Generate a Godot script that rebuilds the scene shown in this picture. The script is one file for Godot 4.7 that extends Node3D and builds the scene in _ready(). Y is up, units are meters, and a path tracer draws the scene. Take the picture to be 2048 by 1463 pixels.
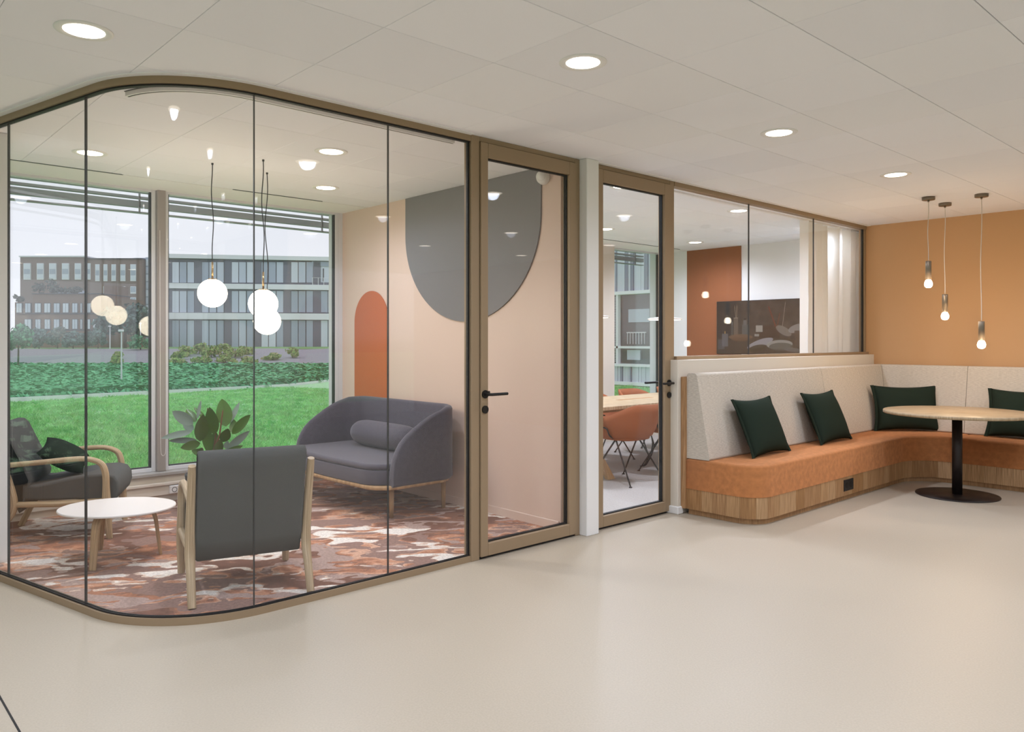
extends Node3D
# A glazed lounge and meeting room beside an open hall. x runs along the glass front, -z towards the facade, y up, metres.

# ---- photograph geometry: a pixel (2048 x 1463 frame) gives a direction; the distance comes from what the thing touches
const FOCAL := 1553.0
const EYE := 1.4
const CO := 0.67665
const SI := 0.73631
const CEIL := 2.7

func ray(px, py):
	var r = (px - 1024.0) / FOCAL
	return Vector3(CO + SI * r, (680.0 - py) / FOCAL, -(SI - CO * r))
func on_y(px, py, y):
	var d = ray(px, py)
	return d * ((y - EYE) / d.y) + Vector3(0, EYE, 0)
func on_x(px, py, x):
	var d = ray(px, py)
	return d * (x / d.x) + Vector3(0, EYE, 0)
func on_z(px, py, z):
	var d = ray(px, py)
	return d * (z / d.z) + Vector3(0, EYE, 0)
func far(px, py, dist):
	return ray(px, py) * dist + Vector3(0, EYE, 0)
func plan(right, ahead, y = 0.0):
	return Vector3(CO * ahead + SI * right, y, -(SI * ahead - CO * right))

# ---- mesh builder: closed pieces are turned outwards by their volume
class Shape:
	var v := PackedVector3Array()
	var u := PackedVector2Array()
	var g := PackedInt32Array()
	var at := 0
	func tri(a, b, c, grp = -1, ua = Vector2.ZERO, ub = Vector2.ZERO, uc = Vector2.ZERO):
		v.append(a); v.append(b); v.append(c)
		u.append(ua); u.append(ub); u.append(uc)
		g.append(grp)
	func quad(a, b, c, d, grp = -1, ua = Vector2.ZERO, ub = Vector2(1, 0), uc = Vector2(1, 1), ud = Vector2(0, 1)):
		tri(a, b, c, grp, ua, ub, uc)
		tri(a, c, d, grp, ua, uc, ud)
	func seal(turn = true):
		if turn:
			var o = Vector3.ZERO
			for i in range(at, v.size()): o += v[i]
			o /= maxf(1.0, v.size() - at)
			var vol := 0.0
			for i in range(at, v.size(), 3): vol += (v[i] - o).dot((v[i + 1] - o).cross(v[i + 2] - o))
			if vol > 0.0:
				for i in range(at, v.size(), 3):
					var t = v[i + 1]; v[i + 1] = v[i + 2]; v[i + 2] = t
					var s = u[i + 1]; u[i + 1] = u[i + 2]; u[i + 2] = s
		at = v.size()
		return self
	func flip():
		for i in range(0, v.size(), 3):
			var t = v[i + 1]; v[i + 1] = v[i + 2]; v[i + 2] = t
			var s = u[i + 1]; u[i + 1] = u[i + 2]; u[i + 2] = s
		return self
	func mesh() -> ArrayMesh:
		var st := SurfaceTool.new()
		st.begin(Mesh.PRIMITIVE_TRIANGLES)
		for i in v.size():
			if i % 3 == 0:
				st.set_smooth_group(g[i / 3] if g[i / 3] >= 0 else -1)
			st.set_uv(u[i])
			st.add_vertex(v[i])
		st.generate_normals()
		return st.commit()
	# a box, its edges cut by c
	func box(lo, hi, c = 0.0):
		if c <= 0.0:
			var p = []
			for i in 8: p.append(Vector3(hi.x if i & 1 else lo.x, hi.y if i & 2 else lo.y, hi.z if i & 4 else lo.z))
			for f in [[0, 1, 3, 2], [5, 4, 6, 7], [4, 0, 2, 6], [1, 5, 7, 3], [2, 3, 7, 6], [4, 5, 1, 0]]:
				var w = (p[f[1]] - p[f[0]]).length()
				var h = (p[f[2]] - p[f[1]]).length()
				quad(p[f[0]], p[f[1]], p[f[2]], p[f[3]], -1, Vector2(0, 0), Vector2(w, 0), Vector2(w, h), Vector2(0, h))
			return seal()
		var m = (lo + hi) / 2.0
		var e = (hi - lo) / 2.0
		c = minf(c, minf(e.x, minf(e.y, e.z)) * 0.95)
		for ax in 3:
			for s in [-1.0, 1.0]:
				var q = []
				for k in [[-1, -1], [1, -1], [1, 1], [-1, 1]]:
					var d = Vector3.ZERO
					d[ax] = s * e[ax]
					d[(ax + 1) % 3] = k[0] * (e[(ax + 1) % 3] - c)
					d[(ax + 2) % 3] = k[1] * (e[(ax + 2) % 3] - c)
					q.append(m + d)
				if s < 0: q.reverse()
				quad(q[0], q[1], q[2], q[3])
		for ax in 3:
			var b = (ax + 1) % 3
			var d2 = (ax + 2) % 3
			for sb in [-1.0, 1.0]:
				for sd in [-1.0, 1.0]:
					var q = []
					for k in [[-1, 0], [1, 0], [1, 1], [-1, 1]]:
						var d = Vector3.ZERO
						d[ax] = k[0] * (e[ax] - c)
						d[b] = sb * (e[b] - (c if k[1] else 0.0))
						d[d2] = sd * (e[d2] - (0.0 if k[1] else c))
						q.append(m + d)
					if sb * sd < 0: q.reverse()
					quad(q[0], q[1], q[2], q[3])
		for i in 8:
			var s = Vector3(1 if i & 1 else -1, 1 if i & 2 else -1, 1 if i & 4 else -1)
			var q = []
			for ax in 3:
				var d = Vector3(s.x * (e.x - c), s.y * (e.y - c), s.z * (e.z - c))
				d[ax] = s[ax] * e[ax]
				q.append(m + d)
			if s.x * s.y * s.z < 0: q.reverse()
			tri(q[0], q[1], q[2])
		return seal()
	# rows of points, closed round if asked, capped at both ends if asked
	func grid(rows, round_u = false, caps = false, grp = 1, turn = true):
		var n = rows.size()
		var k = rows[0].size()
		var len_v = 0.0
		for i in n - 1:
			var step = (rows[i + 1][0] - rows[i][0]).length()
			for j in (k if round_u else k - 1):
				var j2 = (j + 1) % k
				var u0 = float(j) / k
				var u1 = float(j + 1) / k
				quad(rows[i][j], rows[i][j2], rows[i + 1][j2], rows[i + 1][j], grp, Vector2(u0, len_v), Vector2(u1, len_v), Vector2(u1, len_v + step), Vector2(u0, len_v + step))
			len_v += step
		if caps:
			for e in [0, n - 1]:
				var c = Vector3.ZERO
				for p in rows[e]: c += p
				c /= k
				for j in k:
					var a = rows[e][j]
					var b = rows[e][(j + 1) % k]
					if e == 0: tri(b, a, c, grp + 1 + e)
					else: tri(a, b, c, grp + 2)
		return seal(turn)
	# a round bar along a path; rad is a number or a list
	func tube(path, rad, sides = 10, caps = true, flat = 1.0):
		var rows = []
		var up = Vector3.UP
		var n = path.size()
		var t0 = (path[1] - path[0]).normalized()
		if absf(t0.dot(up)) > 0.9: up = Vector3.RIGHT
		for i in n:
			var t = (path[mini(i + 1, n - 1)] - path[maxi(i - 1, 0)]).normalized()
			var side = t.cross(up).normalized()
			up = side.cross(t).normalized()
			var r = rad[i] if rad is Array else rad
			var row = []
			for j in sides:
				var a = TAU * j / sides
				row.append(path[i] + side * cos(a) * r + up * sin(a) * r * flat)
			rows.append(row)
		return grid(rows, true, caps)
	# a profile of (radius, y) turned round the y axis
	func lathe(profile, sides = 24, at0 = Vector3.ZERO, sx = 1.0, sz = 1.0):
		var rows = []
		for p in profile:
			var row = []
			for j in sides:
				var a = TAU * j / sides
				row.append(at0 + Vector3(cos(a) * p.x * sx, p.y, sin(a) * p.x * sz))
			rows.append(row)
		return grid(rows, true, true)
	# a plan outline (x, z) raised from y0 to y1, edges rounded by b in `steps` cuts
	func prism(poly, y0, y1, b = 0.0, steps = 1, below = false, grp = 1):
		var n = poly.size()
		var area := 0.0
		for i in n: area += poly[i].x * poly[(i + 1) % n].y - poly[(i + 1) % n].x * poly[i].y
		var inward = []
		for i in n:
			var d0 = (poly[i] - poly[(i - 1 + n) % n]).normalized()
			var d1 = (poly[(i + 1) % n] - poly[i]).normalized()
			var n0 = Vector2(-d0.y, d0.x)
			var n1 = Vector2(-d1.y, d1.x)
			var m = (n0 + n1)
			m = m / maxf(0.3, m.length_squared() / 2.0)
			inward.append(m if area > 0 else -m)
		var levels = []
		if b > 0.0 and below:
			for k in range(steps, 0, -1):
				var a = PI / 2 * k / steps
				levels.append([y0 + b - b * sin(a), b - b * cos(a)])
		levels.append([y0 + (b if below else 0.0), 0.0])
		levels.append([y1 - b, 0.0])
		if b > 0.0:
			for k in range(1, steps + 1):
				var a = PI / 2 * k / steps
				levels.append([y1 - b + b * sin(a), b - b * cos(a)])
		var rows = []
		for l in levels:
			var row = []
			for i in n:
				var q = poly[i] + inward[i] * l[1]
				row.append(Vector3(q.x, l[0], q.y))
			rows.append(row)
		var from = v.size()
		for i in rows.size() - 1:
			var run := 0.0
			for j in n:
				var j2 = (j + 1) % n
				var w = (poly[j2] - poly[j]).length()
				var sharp = grp if b > 0.0 else -1
				quad(rows[i][j], rows[i][j2], rows[i + 1][j2], rows[i + 1][j], sharp, Vector2(run, rows[i][j].y), Vector2(run + w, rows[i][j].y), Vector2(run + w, rows[i + 1][j].y), Vector2(run, rows[i + 1][j].y))
				run += w
		for e in [0, rows.size() - 1]:
			var flat2 := PackedVector2Array()
			for p in rows[e]: flat2.append(Vector2(p.x, p.z))
			var idx = Geometry2D.triangulate_polygon(flat2)
			var y = rows[e][0].y
			for i in range(0, idx.size(), 3):
				var pa = flat2[idx[i]]; var pb = flat2[idx[i + 1]]; var pc = flat2[idx[i + 2]]
				var cr = (pb - pa).cross(pc - pa)
				var need = (cr > 0) == (e == 0)
				# sides run with the outline: keep caps agreeing with them
				if (area > 0) == (e == 0):
					need = cr < 0
				else:
					need = cr > 0
				if need:
					tri(Vector3(pa.x, y, pa.y), Vector3(pb.x, y, pb.y), Vector3(pc.x, y, pc.y), 9, pa, pb, pc)
				else:
					tri(Vector3(pa.x, y, pa.y), Vector3(pc.x, y, pc.y), Vector3(pb.x, y, pb.y), 9, pa, pc, pb)
		return seal()
	# a cross-section (d, y) drawn along a straight line; k0, k1 cut the ends at a slant
	func profile(pts, origin, along, across, s0, s1, k0 = 0.0, k1 = 0.0, grp = -1):
		var n = pts.size()
		var a = []
		var b = []
		for p in pts:
			a.append(origin + along * (s0 + k0 * p.x) + across * p.x + Vector3(0, p.y, 0))
			b.append(origin + along * (s1 + k1 * p.x) + across * p.x + Vector3(0, p.y, 0))
		var run := 0.0
		for i in n:
			var j = (i + 1) % n
			var w = (pts[j] - pts[i]).length()
			quad(a[i], a[j], b[j], b[i], grp, Vector2(s0, run), Vector2(s0, run + w), Vector2(s1, run + w), Vector2(s1, run))
			run += w
		var idx = Geometry2D.triangulate_polygon(PackedVector2Array(pts))
		var turn := 0.0
		for i in n: turn += pts[i].cross(pts[(i + 1) % n])
		for i in range(0, idx.size(), 3):
			var i0 = idx[i]; var i1 = idx[i + 1]; var i2 = idx[i + 2]
			var cr = (pts[i1] - pts[i0]).cross(pts[i2] - pts[i0])
			if (cr > 0) != (turn > 0):
				var t = i1; i1 = i2; i2 = t
			tri(a[i0], a[i2], a[i1], 7, pts[i0], pts[i2], pts[i1])
			tri(b[i0], b[i1], b[i2], 8, pts[i0], pts[i1], pts[i2])
		return seal()
	# a rectangular section drawn along a plan path (x, z): d0..d1 is measured to the left-hand, inner side
	func rail(path, y0, y1, d0, d1, grp = 1):
		var rows = []
		var n = path.size()
		for i in n:
			var t0 = (path[i] - path[maxi(i - 1, 0)]).normalized() if i > 0 else (path[1] - path[0]).normalized()
			var t1 = (path[mini(i + 1, n - 1)] - path[i]).normalized() if i < n - 1 else t0
			var n0 = Vector2(t0.y, -t0.x)
			var n1 = Vector2(t1.y, -t1.x)
			var m = n0 + n1
			m = m / (m.length_squared() / 2.0)
			var a = path[i] + m * d0
			var b = path[i] + m * d1
			rows.append([Vector3(a.x, y0, a.y), Vector3(a.x, y1, a.y), Vector3(b.x, y1, b.y), Vector3(b.x, y0, b.y)])
		var run := 0.0
		for i in n - 1:
			var step = (path[i + 1] - path[i]).length()
			for j in 4:
				var j2 = (j + 1) % 4
				quad(rows[i][j], rows[i][j2], rows[i + 1][j2], rows[i + 1][j], grp + j, Vector2(run, j), Vector2(run, j + 1), Vector2(run + step, j + 1), Vector2(run + step, j))
			run += step
		quad(rows[0][3], rows[0][2], rows[0][1], rows[0][0], 6)
		quad(rows[n - 1][0], rows[n - 1][1], rows[n - 1][2], rows[n - 1][3], 7)
		return seal()
	# a padded cushion: w x h, puffed to t, corners drawn out; lies in the x-y plane, centre at the origin
	func pillow(w, h, t, k = 14, pinch = 0.06):
		for side in [1.0, -1.0]:
			var rows = []
			for i in k + 1:
				var row = []
				for j in k + 1:
					var a = 2.0 * j / k - 1.0
					var b = 2.0 * i / k - 1.0
					var puff = pow(maxf(0.0, (1.0 - pow(absf(a), 2.6)) * (1.0 - pow(absf(b), 2.6))), 0.55)
					var x = a * (1.0 - pinch * (1.0 - b * b) * absf(a))
					var y = b * (1.0 - pinch * (1.0 - a * a) * absf(b))
					row.append(Vector3(x * w / 2, y * h / 2, side * t / 2 * puff))
				if side < 0: row.reverse()
				rows.append(row)
			for i in k:
				for j in k:
					quad(rows[i][j], rows[i][j + 1], rows[i + 1][j + 1], rows[i + 1][j], 1, Vector2(float(j) / k * w, float(i) / k * h), Vector2(float(j + 1) / k * w, float(i) / k * h), Vector2(float(j + 1) / k * w, float(i + 1) / k * h), Vector2(float(j) / k * w, float(i + 1) / k * h))
		return seal()

# ---- nodes
var used := {}
func numbered(called):
	var k = used.get(called, 0)
	used[called] = k + 1
	return called if k == 0 else "%s_%03d" % [called, k]
func thing(called, label, category, at = Vector3.ZERO, turn = 0.0, group = ""):
	var o := Node3D.new()
	o.name = numbered(called)
	add_child(o)
	o.position = at
	o.rotation.y = turn
	tag(o, label, category, group)
	return o
func tag(o, label, category, group = ""):
	if label: o.set_meta("label", label)
	if category: o.set_meta("category", category)
	if group: o.set_meta("group", group)
	return o
func setting(called, label = ""):
	var o := Node3D.new()
	o.name = numbered(called)
	add_child(o)
	o.set_meta("kind", "structure")
	if label: o.set_meta("label", label)
	return o
func part(called, shape, m, parent, at = Vector3.ZERO):
	var o := MeshInstance3D.new()
	o.mesh = shape.mesh() if shape is Shape else shape
	o.material_override = m
	o.position = at
	if parent == self:
		o.name = numbered(called)
		add_child(o)
	else:
		o.name = called
		parent.add_child(o, true)
	return o
func solid(called, lo, hi, m, label = "", c = 0.0):   # one piece of the setting
	var o = part(called, Shape.new().box(lo, hi, c), m, self)
	o.set_meta("kind", "structure")
	if label: o.set_meta("label", label)
	return o
func block(called, lo, hi, m, parent, c = 0.0):
	return part(called, Shape.new().box(lo, hi, c), m, parent)
func copy_of(o, label = "", group = ""):
	var r = o.duplicate()
	r.name = numbered(str(o.name).rstrip("0123456789").rstrip("_"))
	add_child(r)
	if label: r.set_meta("label", label)
	if group: r.set_meta("group", group)
	return r
func bezier(a, b, c, d, n = 8):
	var out = []
	for i in n + 1:
		var t = float(i) / n
		out.append(a * pow(1 - t, 3) + b * 3 * t * pow(1 - t, 2) + c * 3 * t * t * (1 - t) + d * t * t * t)
	return out
func smooth_path(pts, n = 6):
	var out = []
	for i in pts.size() - 1:
		var p0 = pts[maxi(i - 1, 0)]; var p1 = pts[i]; var p2 = pts[i + 1]; var p3 = pts[mini(i + 2, pts.size() - 1)]
		for k in n:
			var t = float(k) / n
			out.append(0.5 * (2.0 * p1 + (p2 - p0) * t + (2.0 * p0 - 5.0 * p1 + 4.0 * p2 - p3) * t * t + (3.0 * p1 - p0 - 3.0 * p2 + p3) * t * t * t))
	out.append(pts[pts.size() - 1])
	return out

# ---- materials
var M := {}
func mat(key, color, rough = 0.8, metal = 0.0):
	var m := StandardMaterial3D.new()
	m.resource_name = key
	m.albedo_color = color
	m.roughness = rough
	m.metallic = metal
	M[key] = m
	return m
func textured(key, tex, tint, rough, scale, world = true, bump = 0.0, tri = true):
	var m = mat(key, tint, rough)
	m.albedo_texture = tex
	if tri:
		m.uv1_triplanar = true
		m.uv1_world_triplanar = world
	m.uv1_scale = scale if scale is Vector3 else Vector3.ONE * scale
	if bump > 0.0:
		m.heightmap_enabled = true
		m.heightmap_texture = tex
		m.heightmap_scale = bump
	return m
func noise(sd, freq, oct = 3, kind = FastNoiseLite.TYPE_SIMPLEX_SMOOTH):
	var n := FastNoiseLite.new()
	n.seed = sd
	n.frequency = freq
	n.noise_type = kind
	n.fractal_octaves = oct
	return n
# seamless picture of a function of (x, y) in 0..1 that gets four noise taps blended
func pic(w, h, fn):
	var im := Image.create(w, h, false, Image.FORMAT_RGB8)
	for y in h:
		for x in w:
			im.set_pixel(x, y, fn.call(x, y))
	return ImageTexture.create_from_image(im)
func grain_pic(w, h, sd, freq_x, freq_y, lo, hi, speckle = 0.0, oct = 3):
	# tileable: noise on a torus-like blend of shifted taps
	var n = noise(sd, 1.0, oct)
	var rng := RandomNumberGenerator.new()
	rng.seed = sd
	var im := Image.create(w, h, false, Image.FORMAT_RGB8)
	for y in h:
		var fy = float(y) / h
		for x in w:
			var fx = float(x) / w
			var a = n.get_noise_2d(fx * freq_x, fy * freq_y)
			var b = n.get_noise_2d((fx - 1.0) * freq_x, fy * freq_y)
			var bx = smoothstep(0.8, 1.0, fx)
			var t = lerpf(a, b, bx)
			if fy > 0.8:
				var c = n.get_noise_2d(fx * freq_x, (fy - 1.0) * freq_y)
				var d = n.get_noise_2d((fx - 1.0) * freq_x, (fy - 1.0) * freq_y)
				t = lerpf(t, lerpf(c, d, bx), smoothstep(0.8, 1.0, fy))
			t = clampf(t * 0.5 + 0.5 + (rng.randf() - 0.5) * speckle, 0.0, 1.0)
			im.set_pixel(x, y, lo.lerp(hi, t))
	return ImageTexture.create_from_image(im)
func carpet_pic(n):
	var warp = noise(41, 1.0, 3)
	var patch = noise(17, 1.0, 2)
	var fine = noise(91, 1.0, 4)
	var rng := RandomNumberGenerator.new()
	rng.seed = 5
	var inks = [Color("765040"), Color("8a604d"), Color("a67054"), Color("bd8768"), Color("c99e84"), Color("8f7064"), Color("a98f84"), Color("d2b9a6"), Color("e2d9cf")]
	var im := Image.create(n, n, false, Image.FORMAT_RGB8)
	for y in n:
		for x in n:
			var fx = 2.1 * x / n
			var fy = 2.1 * y / n
			# strokes run along one slanting direction
			var p = (fx * 0.86 + fy * 0.51) * 1.25
			var q = (-fx * 0.51 + fy * 0.86) * 3.6
			var wx = warp.get_noise_2d(p * 2.1, q * 1.1) * 0.55
			var wy = warp.get_noise_2d(p * 2.1 + 40.0, q * 1.1 + 9.0) * 0.7
			var e = fine.get_noise_2d(p * 9.0, q * 7.0) * 0.12
			var a = patch.get_noise_2d(p * 1.1 + wx, q * 0.9 + wy) + e
			var b = patch.get_noise_2d(p * 1.5 + 30.0 + wy, q * 1.2 + 50.0 + wx) + e
			var c = patch.get_noise_2d(p * 1.3 + 80.0 + wx, q * 1.3 + 20.0 - wy) + e * 1.4
			var k = 3
			if a < -0.30: k = 0
			elif a < -0.12: k = 1
			elif a < 0.06: k = 2
			elif a < 0.20: k = 3
			elif a < 0.34: k = 4
			else: k = 5
			if b > 0.26: k = 5
			elif b < -0.30: k = 6
			if c > 0.475: k = 8
			elif c > 0.40: k = 7
			var col = inks[k]
			var s = 1.0 + (rng.randf() - 0.5) * 0.22 + fine.get_noise_2d(fx * 60.0, fy * 60.0) * 0.12
			im.set_pixel(x, y, Color(col.r * s, col.g * s, col.b * s))
	return ImageTexture.create_from_image(im)
func screen_pic():
	var w = 640
	var h = 360
	var n = noise(3, 0.012, 3)
	var im := Image.create(w, h, false, Image.FORMAT_RGB8)
	for y in h:
		for x in w:
			var t = n.get_noise_2d(x, y * 1.4) * 0.5 + 0.5
			var c = Color(0.16, 0.155, 0.15).lerp(Color(0.27, 0.25, 0.235), t)
			if x < 150: c = c.lerp(Color(0.13, 0.14, 0.15), 0.7)
			if y > 250 + 18 * sin(x * 0.012): c = c.lerp(Color(0.22, 0.19, 0.165), 0.7)
			im.set_pixel(x, y, c)
	var oval = func(cx, cy, rx, ry, col, tilt = 0.0):
		for y in range(maxi(0, cy - rx - ry), mini(h, cy + rx + ry)):
			for x in range(maxi(0, cx - rx - ry), mini(w, cx + rx + ry)):
				var dx = (x - cx) * cos(tilt) + (y - cy) * sin(tilt)
				var dy = -(x - cx) * sin(tilt) + (y - cy) * cos(tilt)
				if dx * dx / float(rx * rx) + dy * dy / float(ry * ry) <= 1.0:
					im.set_pixel(x, y, im.get_pixel(x, y).lerp(col, 0.85))
	var rect = func(x, y, a, b, col):
		for j in range(maxi(0, y), mini(h, y + b)):
			for i in range(maxi(0, x), mini(w, x + a)):
				im.set_pixel(i, j, im.get_pixel(i, j).lerp(col, 0.85))
	var line = func(x0, y0, x1, y1, t, col):
		var m = int(maxf(absf(x1 - x0), absf(y1 - y0)))
		for k in m: rect.call(int(lerpf(x0, x1, float(k) / m)), int(lerpf(y0, y1, float(k) / m)), t, t, col)
	rect.call(8, 262, 52, 70, Color(0.25, 0.26, 0.28)); rect.call(40, 222, 48, 90, Color(0.31, 0.32, 0.34)); rect.call(62, 205, 4, 18, Color(0.8, 0.62, 0.35))
	rect.call(132, 112, 34, 130, Color(0.34, 0.31, 0.28)); rect.call(132, 112, 34, 4, Color(0.5, 0.47, 0.43))
	line.call(138, 28, 148, 112, 2, Color(0.55, 0.5, 0.42)); line.call(158, 28, 152, 112, 2, Color(0.55, 0.5, 0.42))
	rect.call(112, 160, 16, 90, Color(0.24, 0.26, 0.26)); rect.call(116, 140, 8, 22, Color(0.4, 0.42, 0.42))
	rect.call(196, 162, 50, 76, Color(0.28, 0.3, 0.3)); rect.call(206, 122, 26, 42, Color(0.33, 0.34, 0.34)); rect.call(208, 118, 22, 12, Color(0.12, 0.12, 0.12))
	oval.call(185, 246, 92, 20, Color(0.36, 0.28, 0.22)); oval.call(185, 262, 70, 12, Color(0.3, 0.23, 0.18))
	rect.call(300, 168, 50, 44, Color(0.55, 0.53, 0.5)); rect.call(350, 168, 110, 44, Color(0.2, 0.16, 0.14)); rect.call(322, 214, 150, 40, Color(0.19, 0.15, 0.13)); rect.call(290, 226, 34, 16, Color(0.5, 0.49, 0.47))
	line.call(390, 40, 440, 170, 8, Color(0.34, 0.18, 0.14)); line.call(470, 90, 452, 176, 6, Color(0.32, 0.19, 0.15)); line.call(512, 16, 490, 180, 3, Color(0.45, 0.42, 0.38))
	oval.call(500, 205, 60, 26, Color(0.4, 0.38, 0.36), 0.5); oval.call(590, 190, 60, 26, Color(0.46, 0.44, 0.43), -0.3); rect.call(575, 205, 60, 105, Color(0.25, 0.22, 0.2))
	oval.call(330, 290, 100, 26, Color(0.5, 0.49, 0.51), -0.32); oval.call(310, 322, 70, 22, Color(0.19, 0.17, 0.13), -0.2)
	oval.call(470, 296, 92, 30, Color(0.5, 0.49, 0.47), -0.05); oval.call(480, 310, 84, 26, Color(0.27, 0.27, 0.25), -0.02)
	oval.call(560, 330, 60, 14, Color(0.33, 0.32, 0.31), 0.1)
	return ImageTexture.create_from_image(im)

func make_materials():
	var w1 = Color(1, 1, 1)
	var oak = grain_pic(512, 512, 11, 46.0, 2.6, Color(0.66, 0.60, 0.52), w1, 0.10, 3)
	var fine = grain_pic(256, 256, 12, 60.0, 60.0, Color(0.88, 0.88, 0.88), w1, 0.30, 2)
	var soft = grain_pic(512, 512, 13, 7.0, 7.0, Color(0.78, 0.78, 0.78), w1, 0.14, 4)
	var linen = grain_pic(512, 512, 14, 9.0, 130.0, Color(0.76, 0.745, 0.73), w1, 0.14, 2)
	var felt = grain_pic(256, 256, 15, 34.0, 34.0, Color(0.82, 0.82, 0.82), w1, 0.24, 3)
	var terr = grain_pic(512, 512, 16, 110.0, 110.0, Color(0.935, 0.93, 0.92), w1, 0.10, 2)
	var tilep = grain_pic(256, 256, 18, 60.0, 60.0, Color(0.955, 0.955, 0.955), w1, 0.25, 2)
	# setting
	textured("floor", terr, Color("b9ac98"), 0.42, 0.8)
	textured("ceiling_a", tilep, Color("f8f8fa"), 0.95, 6.0)
	textured("ceiling_b", tilep, Color("f4f4f6"), 0.95, 6.0)
	textured("ceiling_c", tilep, Color("f6f6f7"), 0.95, 6.0)
	mat("plaster", Color("f1efec"), 0.9)
	mat("ceiling_void", Color("6a6764"), 0.95)
	textured("wall_white", tilep, Color("ece9e4"), 0.9, 8.0)
	textured("wall_cream", tilep, Color("dcd2c2"), 0.9, 8.0)
	textured("wall_pink", tilep, Color("dcc2b0"), 0.42, 8.0)
	textured("wall_ochre", fine, Color("d2a678"), 0.85, 8.0)
	mat("felt_grey", Color("777474"), 0.5)
	mat("felt_rust", Color("b85a1c"), 0.5)
	textured("panel_brown", fine, Color("94552f"), 0.8, 8.0)
	textured("bronze", fine, Color("a48c6e"), 0.42, 10.0)
	M.bronze.metallic = 0.15
	mat("gasket", Color("131110"), 0.6)
	mat("joint", Color("3b3a38"), 0.35)
	mat("handle", Color("1b1816"), 0.4, 0.3)
	var gl = mat("glass", Color(0.93, 0.96, 0.95, 0.008), 0.0)
	gl.transparency = BaseMaterial3D.TRANSPARENCY_ALPHA
	gl.metallic_specular = 0.38
	var gl2 = mat("glass_facade", Color(0.93, 0.97, 0.96, 0.008), 0.0)
	gl2.transparency = BaseMaterial3D.TRANSPARENCY_ALPHA
	gl2.metallic_specular = 0.5
	mat("window_frame", Color("d6d6d8"), 0.5)
	mat("mullion", Color("9a918a"), 0.6)
	mat("louvre", Color("9b9ea4"), 0.5, 0.3)
	textured("sill", felt, Color("b4b0aa"), 0.4, 10.0)
	var cp = textured("carpet", carpet_pic(1400), w1, 1.0, 1.0, false, 0.0, false)
	cp.heightmap_enabled = true
	cp.heightmap_texture = fine
	cp.heightmap_scale = 0.0
	cp.heightmap_enabled = false
	textured("carpet_grey", felt, Color("bdb5ad"), 1.0, Vector3(1.3, 1.3, 2.6))
	# furniture
	textured("oak_uv", oak, Color("c8a67c"), 0.55, Vector3(0.35, 0.7, 1), false, 0.0, false)
	textured("oak_pale", oak, Color("d8c2a0"), 0.5, Vector3(0.35, 0.7, 1), false, 0.0, false)
	var tints = [Color("d0a87a"), Color("c59b6e"), Color("d8b286"), Color("bc905f")]
	for i in 4:
		var m = textured("oak_board_%d" % i, oak, tints[i], 0.6, Vector3(1.5, 1.2, 1.5))
		m.uv1_offset = Vector3(i * 0.23, 0, i * 0.31)
	textured("oak_top", oak, Color("cfbb9b"), 0.4, Vector3(0.5, 0.5, 1.8))
	textured("bench_rust", soft, Color("cc844c"), 0.9, 2.2)
	M.bench_rust.rim_enabled = true; M.bench_rust.rim = 0.9; M.bench_rust.rim_tint = 0.75
	textured("bench_linen", linen, Color("dcd2c2"), 0.95, Vector3(2.4, 2.4, 2.4))
	textured("cushion_green", felt, Color("2a342a"), 0.95, 9.0, false)
	M.cushion_green.metallic_specular = 0.2
	textured("armchair_grey", felt, Color("585855"), 0.95, 5.0, false)
	textured("velvet", soft, Color("504c57"), 0.85, 2.6, true, 0.0)
	M.velvet.rim_enabled = true; M.velvet.rim = 0.8; M.velvet.rim_tint = 0.3
	textured("shell_rust", felt, Color("a2592f"), 0.8, 6.0, false, 0.0)
	mat("steel_black", Color("161413"), 0.45, 0.2)
	mat("steel_dark", Color("2b2320"), 0.38, 0.4)
	mat("table_white", Color("e6dfd8"), 0.45)
	mat("brass", Color("a68a5c"), 0.3, 0.9)
	mat("bronze_satin", Color("85796a"), 0.35, 0.8)
	mat("cable_black", Color("121212"), 0.6)
	mat("cable_white", Color("cdc6bc"), 0.7)
	mat("white_plastic", Color("e9e7e2"), 0.4)
	mat("black_plastic", Color("141414"), 0.4)
	var cur = mat("curtain", Color("f0ebe4"), 0.95)
	cur.backlight_enabled = true
	cur.backlight = Color(0.6, 0.6, 0.58)
	var gb = mat("globe_glow", Color("fff4e2"), 0.3)
	gb.emission_enabled = true; gb.emission = Color("fff0d6"); gb.emission_energy_multiplier = 8.0
	var dl = mat("lamp_glow", Color(1, 1, 1), 0.4)
	dl.emission_enabled = true; dl.emission = Color("fff2e0"); dl.emission_energy_multiplier = 6.0
	var bl = mat("bulb_glow", Color(1, 1, 1), 0.4)
	bl.emission_enabled = true; bl.emission = Color("fff1da"); bl.emission_energy_multiplier = 14.0
	var ds = mat("disc_glow", Color(1, 1, 1), 0.5)
	ds.emission_enabled = true; ds.emission = Color("fff1df"); ds.emission_energy_multiplier = 1.4
	var tv = mat("screen", Color(0.02, 0.02, 0.02), 0.2)
	tv.metallic_specular = 0.25
	tv.emission_enabled = true; tv.emission_texture = screen_pic(); tv.emission = Color.BLACK; tv.emission_energy_multiplier = 1.0
	mat("leaf_top", Color("466426"), 0.32)
	mat("leaf_under", Color("74857c"), 0.5)
	mat("stem", Color("6b4a34"), 0.8)
	mat("pot", Color("3c3a39"), 0.7)
	mat("soil", Color("2c221b"), 1.0)
	# outdoors
	var lawn = grain_pic(512, 512, 21, 16.0, 16.0, Color("88d486"), Color("e6ffd8"), 0.45, 4)
	textured("lawn", lawn, w1, 1.0, 0.35)
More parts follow.
